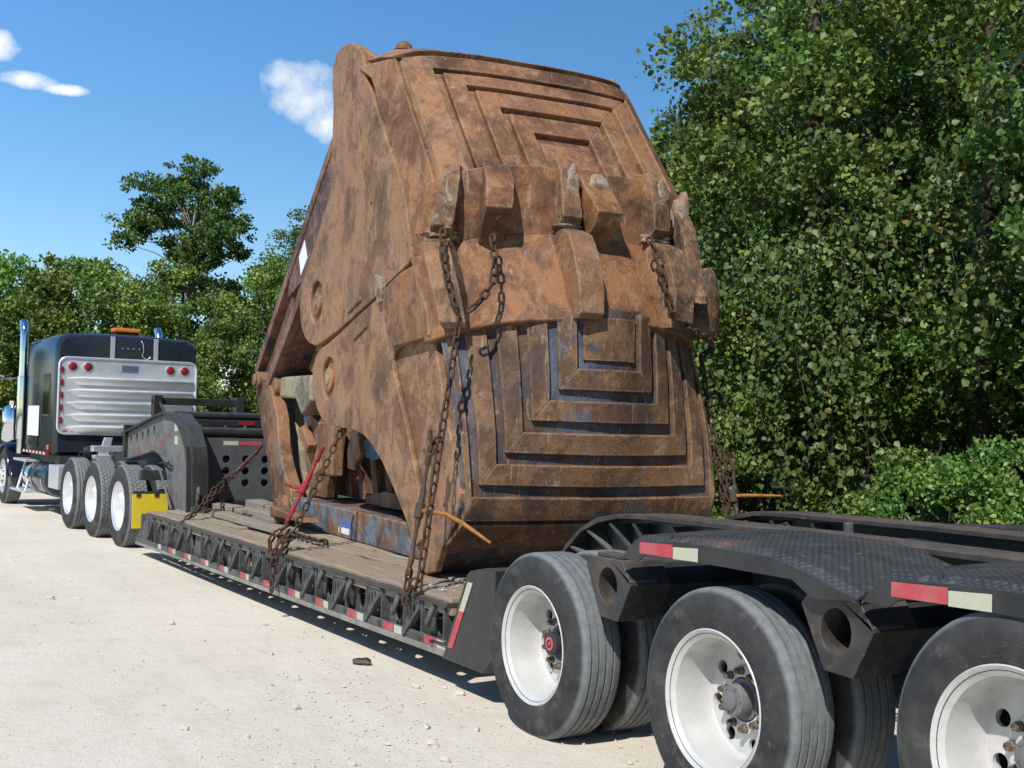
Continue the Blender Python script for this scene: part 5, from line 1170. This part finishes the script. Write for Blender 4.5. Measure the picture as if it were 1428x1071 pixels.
chain_into(CF, [Vector((5.35, -.62, .585)), Vector((5.0, -.57, .585)), Vector((4.6, -.55, .585)), Vector((4.35, -.60, .585))], 20)

# stones on the road
stone('debris_chunk', 2.07, .05, .055, 'brownmetal', 'dark brown chunk lying on pale road beside the deck shadow', None, 'debris', .8, 4)
for k, (x, y, r) in enumerate([(4.15, .78, .028), (1.07, .88, .026), (.99, -.11, .03), (1.27, .04, .026), (3.82, .13, .018), (5.85, 1.4, .03), (.85, 1.57, .02), (.55, 1.33, .018), (5.76, 1.18, .026), (-.1, 1.04, .022), (.04, .55, .03), (.35, .42, .022), (-.25, .62, .026), (1.75, .62, .017), (2.6, .5, .016), (.2, .2, .02)]):
    stone('stone', x, y, r, 'stone', 'small pale limestone lump lying loose on the road', 'loose limestone lumps on the road', 'stone', 1.2, 10+k)

# crumbs of soil and stone left on the deck behind the bucket
rr = random.Random(8); mb = MB()
for i in range(150):
    x = 1.16+.55*rr.random()**1.6; y = rr.uniform(-2.3, -.14); r = .004+.013*rr.random()**3
    mb.add([(x+q[0], y+q[1], .556+r*.4+q[2]) for q in stone_verts(r, rr)], OCT)
tag(mb.build('soil_crumbs', 'stone', smooth=0), 'crumbs of pale soil and stone on the deck end by the bucket', 'soil', kind='stuff')

# ---------------------------------------------------------------- vegetation
def leaf_mat(name, spec=.35, rough=.45, trans=.30):
    m = Mat(name); at = m.n.new('ShaderNodeAttribute'); at.attribute_name = 'leafcol'; at.attribute_type = 'GEOMETRY'
    oi = m.n.new('ShaderNodeObjectInfo')
    hsv = m.n.new('ShaderNodeHueSaturation'); m.l.new(at.outputs['Color'], hsv.inputs['Color'])
    m.l.new(m.math('ADD', m.math('MULTIPLY', oi.outputs['Random'], .035), .483), hsv.inputs['Hue'])
    m.l.new(m.math('ADD', m.math('MULTIPLY', oi.outputs['Random'], .35), .85), hsv.inputs['Value'])
    m.set(hsv.outputs[0], rough, 0, spec)
    tr = m.n.new('ShaderNodeBsdfTranslucent'); m.l.new(m.mix(.5, hsv.outputs[0], (.16, .22, .02)), tr.inputs['Color'])
    mx = m.n.new('ShaderNodeMixShader'); mx.inputs[0].default_value = trans
    out = m.n['Material Output']; m.l.new(m.b.outputs[0], mx.inputs[1]); m.l.new(tr.outputs[0], mx.inputs[2]); m.l.new(mx.outputs[0], out.inputs['Surface'])
    return m.m
MT['leaf'] = leaf_mat('broad_leaves')
def bark(name, a, b):
    m = Mat(name); n = m.noise(9, 7, .7, m.vec((1, 1, .25))); m.set(m.mix(m.ramp(n, [(.35, 0), (.65, 1)]), a, b), .9, 0, .2); m.bump(n, 1.0, .03); return m.m
MT['bark'] = bark('bark', (.05, .037, .027), (.13, .10, .075)); MT['palebark'] = bark('pale_bark', (.18, .16, .13), (.34, .31, .27))
def leaves(name, C, size, cols, rs, up=.55, tri=True, aspect=.78, droop=.25, toward=None):
    # one folded, pointed leaf (4 triangles) per centre, all in one mesh
    n = len(C); N = rs.normal(size=(n, 3)); N[:, 2] = np.abs(N[:, 2])*up+.25
    if toward is not None: N += np.array(toward)
    N /= np.linalg.norm(N, axis=1)[:, None]
    T = rs.normal(size=(n, 3)); T[:, 2] -= droop*2; T -= N*np.sum(T*N, 1)[:, None]; T /= np.linalg.norm(T, axis=1)[:, None]
    B = np.cross(N, T); s = (size*rs.uniform(.5, 1.3, n))[:, None]
    pts = [C - T*s*.45, C - T*s*.16 + B*s*aspect*.5 + N*s*.08, C + T*s*.20 + B*s*aspect*.36 + N*s*.07, C + T*s*.60, C + T*s*.20 - B*s*aspect*.36 + N*s*.07, C - T*s*.16 - B*s*aspect*.5 + N*s*.08]
    V = np.stack(pts, 1).reshape(-1, 3)
    i = np.arange(n)*6
    quads = np.stack([np.stack([i, i+1, i+2, i+3], 1), np.stack([i, i+3, i+4, i+5], 1)], 1).reshape(-1, 4)
    me = bpy.data.meshes.new(name); me.vertices.add(len(V)); me.vertices.foreach_set('co', V.astype(np.float32).ravel())
    me.loops.add(quads.size); me.loops.foreach_set('vertex_index', quads.astype(np.int32).ravel())
    me.polygons.add(len(quads)); me.polygons.foreach_set('loop_start', (np.arange(len(quads))*4).astype(np.int32)); me.polygons.foreach_set('loop_total', np.full(len(quads), 4, np.int32))
    a = me.attributes.new('leafcol', 'FLOAT_COLOR', 'POINT'); cc = np.repeat(np.concatenate([cols, np.ones((n, 1))], 1), 6, 0); a.data.foreach_set('color', cc.astype(np.float32).ravel())
    me.update(calc_edges=True); me.materials.append(MT['leaf']); return me
GREENS = 1.3*np.array([(.045, .085, .018), (.075, .126, .025), (.105, .165, .033), (.145, .195, .042), (.085, .118, .038)])
def leafcols(n, rs, pal=GREENS, yellow=.03, cl=None):
    k = rs.integers(0, len(pal), n) if cl is None else np.where(rs.random(n) < .8, cl, (cl+1) % len(pal))
    c = pal[k]*rs.uniform(.82, 1.18, (n, 1))
    y = rs.random(n) < yellow; c[y] = np.array([.26, .21, .035])*rs.uniform(.6, 1.1, (y.sum(), 1)); return c
def crown_pts(rs, nclump, per, rx, rz, zc, clr, shell=.55, cone=0.0, squash=.7, lobes=0, lobr=.8):
    nl = lobes or nclump
    d = rs.normal(size=(nl, 3)); d /= np.linalg.norm(d, axis=1)[:, None]
    rad = shell+(1-shell)*rs.random(nl)**.6
    c = d*rad[:, None]; c[:, 0] *= rx; c[:, 1] *= rx; c[:, 2] = c[:, 2]*rz
    if cone: k = 1-cone*np.clip(c[:, 2]/rz, -1, 1)[:, None]*.5; c[:, :2] *= k
    c[:, 2] += zc
    c[:, :2] *= (1+.18*np.sin(3*np.arctan2(c[:, 1], c[:, 0])+c[:, 2]*1.1))[:, None]
    if lobes:   # leaf sprays gathered on boughs, with gaps between the boughs
        b = rs.integers(0, nl, nclump); q = rs.normal(size=(nclump, 3)); q /= np.linalg.norm(q, axis=1)[:, None]
        q *= (rs.random(nclump)**.45*lobr*rs.uniform(.6, 1.3, nl)[b])[:, None]; q[:, 2] *= .6; c = c[b]+q
    idx = np.repeat(np.arange(nclump), per); r = clr*rs.uniform(.6, 1.35, nclump)[idx]
    p = rs.normal(size=(len(idx), 3)); p /= np.linalg.norm(p, axis=1)[:, None]; p *= (rs.random(len(idx))**.5*r)[:, None]; p[:, 2] *= squash
    return c[idx]+p, idx, c
def trunk_mesh(name, rs, H, r0, c, rx, zlow, nl=9, mat='bark', lean=.3, split=1):
    mb = MB(); n = 7
    for k in range(split):
        lx, ly = [float(q_)*lean for q_ in rs.normal(size=2)]
        P = [(lx*(i/n)**1.3+float(rs.normal())*.05*(i > 0)+.25*k*(1-i/n*.3), ly*(i/n)**1.3+float(rs.normal())*.05*(i > 0), H*i/n) for i in range(n+1)]
        P[0] = (P[0][0], P[0][1], -.1)
        mb.tube(P, [r0*(1-.8*i/n)*(1 if k == 0 else .7)*(1.25 if i == 0 else 1) for i in range(n+1)], 9)
        sel = rs.choice(len(c), size=min(nl, len(c)), replace=False)
        for j in sel:
            e = c[j]; t = float(np.clip((e[2]-rs.uniform(.6, 1.8))/H, zlow/H, .92)); i0 = int(t*n); a = Vector(P[i0]).lerp(Vector(P[min(i0+1, n)]), t*n-i0); b = Vector([float(q_) for q_ in e])
            m1 = a.lerp(b, .5)+Vector((float(rs.normal())*.12, float(rs.normal())*.12, .12)); rr0 = r0*(1-.8*t)*.42
            mb.tube([a, a.lerp(m1, .5), m1, m1.lerp(b, .6), b], [rr0, rr0*.8, rr0*.6, rr0*.4, rr0*.15], 6)
    return mb.mesh(name, mat, 60)
PROTO = {}
def proto(key, seed, nclump, per, rx, rz, zc, clr, size, H, r0, pal=GREENS, yellow=.03, shell=.55, zlow=1.0, nl=10, mat='bark', cone=0., lean=.3, squash=.7, droop=.25, split=1, lobes=0, lobr=.8):
    rs = np.random.default_rng(seed); p, idx, c = crown_pts(rs, nclump, per, rx, rz, zc, clr, shell, cone, squash, lobes, lobr)
    clc = rs.integers(0, len(pal), nclump); keep = p[:, 2] > .05; p, idx = p[keep], idx[keep]
    cols = leafcols(len(p), rs, pal, yellow, clc[idx])
    PROTO[key] = (leaves('crown', p, size, cols, rs, droop=droop), trunk_mesh('trunk', rs, H, r0, c, rx, zlow, nl, mat, lean, split))
def tree(name, key, x, y, rz, sc, label, group, cat='tree', sz=None):
    T = empty(name, (x, y, -.03), rz); T.scale = (sc, sc, sz or sc); tag(T, label, cat, group)
    link('crown', PROTO[key][0], T); link('trunk', PROTO[key][1], T); return T
DK = np.array([(.026, .058, .014), (.042, .084, .019), (.060, .108, .025), (.080, .128, .032)])
BRI = 1.27*np.array([(.052, .108, .020), (.078, .148, .027), (.11, .185, .036), (.15, .215, .046)])
YG = np.array([(.09, .15, .03), (.14, .19, .035), (.19, .21, .04), (.10, .16, .035)])
proto('wood_a', 1, 480, 60, 2.4, 4.4, 5.2, .34, .090, 8.6, .20, yellow=.006, shell=.45, lobes=42, lobr=.95)
proto('wood_b', 2, 500, 60, 2.6, 4.0, 4.8, .33, .085, 8.0, .17, pal=BRI, yellow=.01, shell=.45, lobes=44, lobr=.95)
proto('wood_c', 3, 400, 52, 2.3, 4.8, 5.6, .36, .095, 9.4, .22, pal=DK, yellow=.01, shell=.40, lobes=44, lobr=1.0)
proto('tall', 4, 330, 50, 3.0, 4.2, 7.8, .36, .095, 10.8, .23, yellow=.05, shell=.5, zlow=3.0, lobes=26, lobr=1.0)
proto('thick', 5, 260, 80, 1.7, 2.5, 2.6, .32, .085, 4.6, .08, pal=GREENS*1.25, yellow=.04, shell=.5, lobes=30, lobr=.6)
proto('yellowish', 6, 150, 80, 1.2, 2.7, 3.0, .40, .11, 5.2, .09, pal=YG, yellow=.06, shell=.5, cone=.6)
proto('lone', 7, 620, 44, 2.15, 2.3, 8.6, .30, .115, 8.9, .15, pal=DK*1.6, yellow=.02, shell=.34, zlow=4.6, nl=46, mat='palebark', lean=.25, squash=.6, lobes=64, lobr=.66)
proto('shrub', 8, 90, 150, .95, .75, .72, .20, .045, .9, .03, pal=BRI, yellow=.01, shell=.6, zlow=.1, nl=12, lobes=26, lobr=.22)
proto('spruce', 9, 150, 70, 1.5, 4.2, 4.6, .40, .085, 8.6, .14, pal=DK*1.6, yellow=.0, shell=.5, cone=1.1)
proto('far_a', 21, 200, 110, 2.5, 4.0, 4.6, .58, .135, 7.0, .16, pal=GREENS*1.5, yellow=.012, shell=.5, lobes=40, lobr=.8)
proto('far_b', 22, 200, 110, 2.7, 3.8, 4.4, .58, .125, 6.8, .15, pal=BRI*1.45, yellow=.015, shell=.5, lobes=40, lobr=.8)
# roadside thicket to the right, behind the trailer
thick_label = 'leafy tree in the dense green thicket behind the bucket and trailer'; tg = 'trees of the roadside thicket'
spots = [('wood_b', 13.2, -13.4, 1.1, .95), ('wood_a', 11.5, -11.6, .3, .95), ('wood_b', 8.6, -10.3, 2.0, 1.05), ('wood_a', 6.9, -9.0, 4.0, 1.05), ('wood_b', 4.7, -9.3, 3.1, 1.05), ('tall', 2.7, -10.2, 5.2, .95), ('wood_a', .6, -8.4, .9, 1.05), ('wood_b', -1.6, -8.8, 2.7, 1.0), ('wood_c', -4.0, -8.6, 2.2, 1.0),
         ('wood_c', 12.8, -14.6, .7, 1.1), ('wood_c', 9.6, -13.4, 1.7, 1.12), ('tall', 6.0, -12.4, .2, 1.12), ('tall', 2.6, -12.0, 2.2, 1.05), ('wood_c', -.8, -12.2, 3.3, 1.1), ('wood_c', -4.0, -12.6, .1, 1.1), ('wood_b', 17.5, -16.5, .1, 1.0), ('wood_c', 7.5, -16.5, .9, 1.0), ('wood_c', 4.2, -16.0, 2.9, 1.0), ('wood_c', .8, -15.8, 4.1, 1.0), ('wood_c', 11.5, -18.0, 3.0, 1.0), ('wood_c', 15.2, -19.5, 1.0, 1.0), ('wood_c', -2.6, -15.5, 1.0, 1.0), ('wood_b', .8, -11.2, 2.0, .8), ('wood_c', 20.5, -19.0, 1.9, 1.1), ('wood_a', 23.5, -18.0, 2.9, 1.1), ('wood_b', 27, -19.0, .4, 1.1)]
front = ['leafy tree at the left end of the thicket, nearest the bucket top', 'leafy tree of the thicket rising directly beside the bucket', 'third leafy tree of the thicket counting right from the bucket', 'fourth leafy tree of the thicket, above the hanging far chain', 'leafy tree in the middle of the thicket above the vines', 'open crowned tree with bare trunk showing high in the thicket', 'leafy tree at the right edge of the picture behind the shrubs', 'leafy tree just past the right edge of the thicket in view', 'leafy tree at the far right end of the thicket, past the frame']
for k, (key, x, y, rz, sc) in enumerate(spots):
    tree('broadleaf_tree', key, x, y, rz, sc, front[k] if k < 9 else 'darker leafy tree standing at the back of the roadside thicket', tg)
# hedge-height growth along the foot of the thicket
for k, (x, y, sc) in enumerate([(12.5, -8.8, .8), (10.4, -8.0, .85), (8.2, -7.7, .8), (6.4, -7.4, .7), (-.6, -7.2, .55), (5.5, -13.6, .8), (3.6, -13.4, .85), (1.8, -13.2, .8), (-.2, -13.4, .85), (7.6, -14.2, .85), (10, -15, .9), (-2.2, -11.5, .7), (2.6, -17.6, .9), (6.0, -18.2, .9), (9.0, -18.6, .9), (-1.0, -17.4, .9), (4.4, -19.5, .9)]):
    tree('young_tree', 'thick', x, y, k*1.3, sc, 'low leafy sapling half hidden at the foot of the thicket behind the trailer', 'saplings at the foot of the thicket', 'sapling')
lab = ['bright green shrub nearest the bucket behind the far trailer beam', 'rounded bright green shrub in the middle of the verge', 'bright green shrub at the right edge behind the far fender', 'bright green shrub just beyond the right edge of the picture']
for k, (x, y, sc) in enumerate([(3.1, -6.6, 1.0), (1.75, -6.1, 1.08), (.35, -5.9, 1.0), (-1.1, -5.8, 1.0)]):
    tree('shrub', 'shrub', x, y, k*2.1, sc, lab[k], 'bright green shrubs along the verge', 'shrub')
# vines hanging down the front of the thicket
rs = np.random.default_rng(77)
def vine(x, y, z0, z1, spread, n, seed):
    rs = np.random.default_rng(seed); P = []; st = []
    for k in range(n):
        a, b = float(rs.normal())*spread, float(rs.normal())*spread*.6; L = (z0-z1)*rs.uniform(.5, 1); top = z0-rs.uniform(0, .8); pts = []
        m = 16
        for i in range(m+1):
            t = i/m; pts.append((a+.35*math.sin(t*3+k)+.12*math.sin(t*9+2*k)+float(rs.normal())*.04, b+.5*t*(1-t)+float(rs.normal())*.03, top-L*t))
        st.append(pts[::2])
        for i in range(m):
            for q in range(11):
                p = np.array(pts[i])+(np.array(pts[i+1])-np.array(pts[i]))*rs.random(); P.append(p+rs.normal(size=3)*np.array([.10, .10, .08]))
    P = np.array(P); me = leaves('foliage', P, .078, leafcols(len(P), rs, np.array([(.06, .12, .026), (.085, .155, .035), (.115, .18, .045)]), .05), rs, up=.3, droop=.8, toward=(-.25, .5, .1), aspect=.95)
    T = empty('hanging_vine', (x, y, 0)); link('foliage', me, T); mb = MB()
    for s_ in st: mb.tube(s_, .0035, 5)
    link('stem', mb.mesh('stem', 'bark', 60), T); return T
vl = [(8.6, -7.3, 5.2, .6), (7.2, -6.9, 4.6, .5), (6.2, -6.8, 4.2, .5), (5.2, -6.9, 4.4, .4), (3.4, -7.3, 5.4, 2.6), (1.2, -7.0, 5.6, 3.2), (9.9, -7.6, 6.0, .8)]
for k, (x, y, a, b) in enumerate(vl):
    tag(vine(x, y, a, b, .50, 10, 200+k), 'curtain of pale leafed vine hanging down the front of the thicket', 'vine', 'vine curtains on the thicket')
# trees behind the tractor, seen over its roof
bl = 'broadleaf tree in the far green wall of trees behind the tractor'; bg_ = 'far trees behind the tractor'
far = [('far_a', 46.5, 9.0, .3, .92), ('far_b', 46, 5.0, 1.3, .88), ('far_a', 45.0, 1.2, 2.3, .90), ('far_b', 44.5, -2.6, 4.3, .88), ('far_a', 43.6, -6.3, .9, .93), ('far_b', 42.5, -9.2, 1.9, .88), ('far_a', 41.0, -12.2, 2.9, .95), ('far_b', 37.5, -14.6, .5, .98), ('far_a', 34, -16.6, .5, 1.0), ('far_a', 50, -3.0, 3.3, .94), ('far_b', 49.5, -7.0, 1.1, .96), ('far_a', 48, -11.0, 2.6, .98), ('far_b', 46, -14.6, 2.6, 1.0), ('far_a', 43, -18.0, .4, 1.05), ('far_b', 51, 1.2, .4, .95), ('far_b', 49, 12.5, 4, .9), ('far_a', 30.5, -18.8, 4, 1.05)]
for key, x, y, rz, sc in far: tree('broadleaf_tree', key, x, y, rz, sc*1.08, bl, bg_)
for k, (x, y, sc) in enumerate([(42.5, 3.0, 1.0), (41.8, -.6, .95), (41.2, -4.2, 1.0), (40.2, -7.4, 1.0), (38.6, -10.4, 1.1), (35.5, -12.8, 1.15), (32.5, -14.9, 1.2), (43, 6.4, 1.0)]):
    tree('young_tree', 'thick', x, y, k*.9, sc, 'bushy sapling below the far trees behind the tractor', 'saplings below the far trees', 'sapling')
tree('yellowing_tree', 'yellowish', 42.6, -4.2, .4, 1.34, 'yellowing pointed tree in the far tree line left of the tall tree', None)
tree('tall_tree', 'lone', 43.0, -9.5, 2.1, 1.13, 'tall slender tree with open dark crown rising above the far tree line', None)
tree('slender_tree', 'spruce', 38.5, -12.6, 1.2, 1.16, 'dark upright tree just left of the bucket, taller than its neighbours', None)
# grass on the verge
rs = np.random.default_rng(5); n = 26000
gx = rs.uniform(-5, 15, n); gy = -4.55-rs.random(n)**1.2*3.6; h = rs.uniform(.06, .22, n)*(1+.8*(rs.random(n) < .12)); a = rs.uniform(0, 6.28, n); w_ = .006
B0 = np.stack([gx, gy, np.full(n, -.03)], 1); dx = np.stack([np.cos(a)*w_, np.sin(a)*w_, np.zeros(n)], 1); ben = np.stack([rs.normal(size=n)*.06, rs.normal(size=n)*.06, h], 1)
V = np.stack([B0-dx, B0+dx, B0+ben*.6+dx*.7*0+np.stack([np.zeros(n), np.zeros(n), h*.0], 1)+dx*.7, B0+ben], 1).reshape(-1, 3); i = np.arange(n)*4
me = bpy.data.meshes.new('grass'); me.vertices.add(len(V)); me.vertices.foreach_set('co', V.astype(np.float32).ravel())
q = np.stack([i, i+1, i+2, i+3], 1); me.loops.add(q.size); me.loops.foreach_set('vertex_index', q.astype(np.int32).ravel()); me.polygons.add(n); me.polygons.foreach_set('loop_start', (np.arange(n)*4).astype(np.int32)); me.polygons.foreach_set('loop_total', np.full(n, 4, np.int32))
at = me.attributes.new('leafcol', 'FLOAT_COLOR', 'POINT'); cc = np.concatenate([np.array([[.10, .15, .035]])*rs.uniform(.6, 1.4, (n, 1)), np.ones((n, 1))], 1); at.data.foreach_set('color', np.repeat(cc, 4, 0).astype(np.float32).ravel())
me.update(calc_edges=True); me.materials.append(MT['leaf']); tag(link('grass', me), 'rough green grass along the verge beyond the trailer', 'grass', kind='stuff')
proto('weed', 12, 60, 110, 1.3, .40, .38, .22, .055, .5, .015, pal=BRI, yellow=.05, shell=.3, zlow=.05, nl=14)
for k, (x, y, sc) in enumerate([(5.4, -5.9, .9), (4.2, -5.6, .8), (6.6, -6.2, 1.0), (7.9, -6.6, 1.0), (3.1, -5.5, .7), (9.3, -7.0, 1.1)]):
    tree('weed_clump', 'weed', x, y, k*1.1, sc, 'low bright weed clump on the verge beyond the bucket', 'weeds on the verge', 'weeds')
MB().tube([(0, 0, -.05), (.05, .05, .5), (.12, .1, .85), (-.10, .0, 1.25)], [.012, .01, .008, .005], 6).tube([(.10, .10, .80), (-.35, -.1, .3), (-.55, -.15, .0)], [.008, .007, .005], 6)
t_ = MB().tube([(0, 0, -.05), (.05, .05, .5), (.12, .1, .95)], [.012, .01, .006], 6).tube([(.12, .10, .95), (-.25, -.1, .45), (-.55, -.15, .0)], [.010, .008, .006], 6).build('dead_stick', 'palebark', None, 60, loc=(2.35, -5.6, 0))
tag(t_, 'bent dry stick standing in the verge behind the trailer beam', 'stick')

# added low rise, blocks the bright horizon sky in gaps between the trees
mb = MB(); pts = [(-60, -30), (-20, -27), (10, -27), (30, -29), (48, -27), (58, -18), (61, -4), (62, 14), (66, 40)]; rr = random.Random(2)
prof = [(-5, -.1), (-2.5, 1.4), (0, 2.6), (4, 3.0), (12, -.1)]
for i, (x, y) in enumerate(pts):
    a = Vector(pts[max(0, i-1)]); b = Vector(pts[min(len(pts)-1, i+1)]); t = (b-a).normalized(); n = Vector((t.y, -t.x))
    for o, z in prof: mb.v.append((x+n.x*o, y+n.y*o, z*(1+rr.uniform(-.1, .1)) if z > 0 else z))
for i in range(len(pts)-1):
    for j in range(4): mb.f.append((i*5+j, (i+1)*5+j, (i+1)*5+j+1, i*5+j+1))
tag(mb.build('sky_blocking_bank', 'verge', smooth=60), kind='structure')
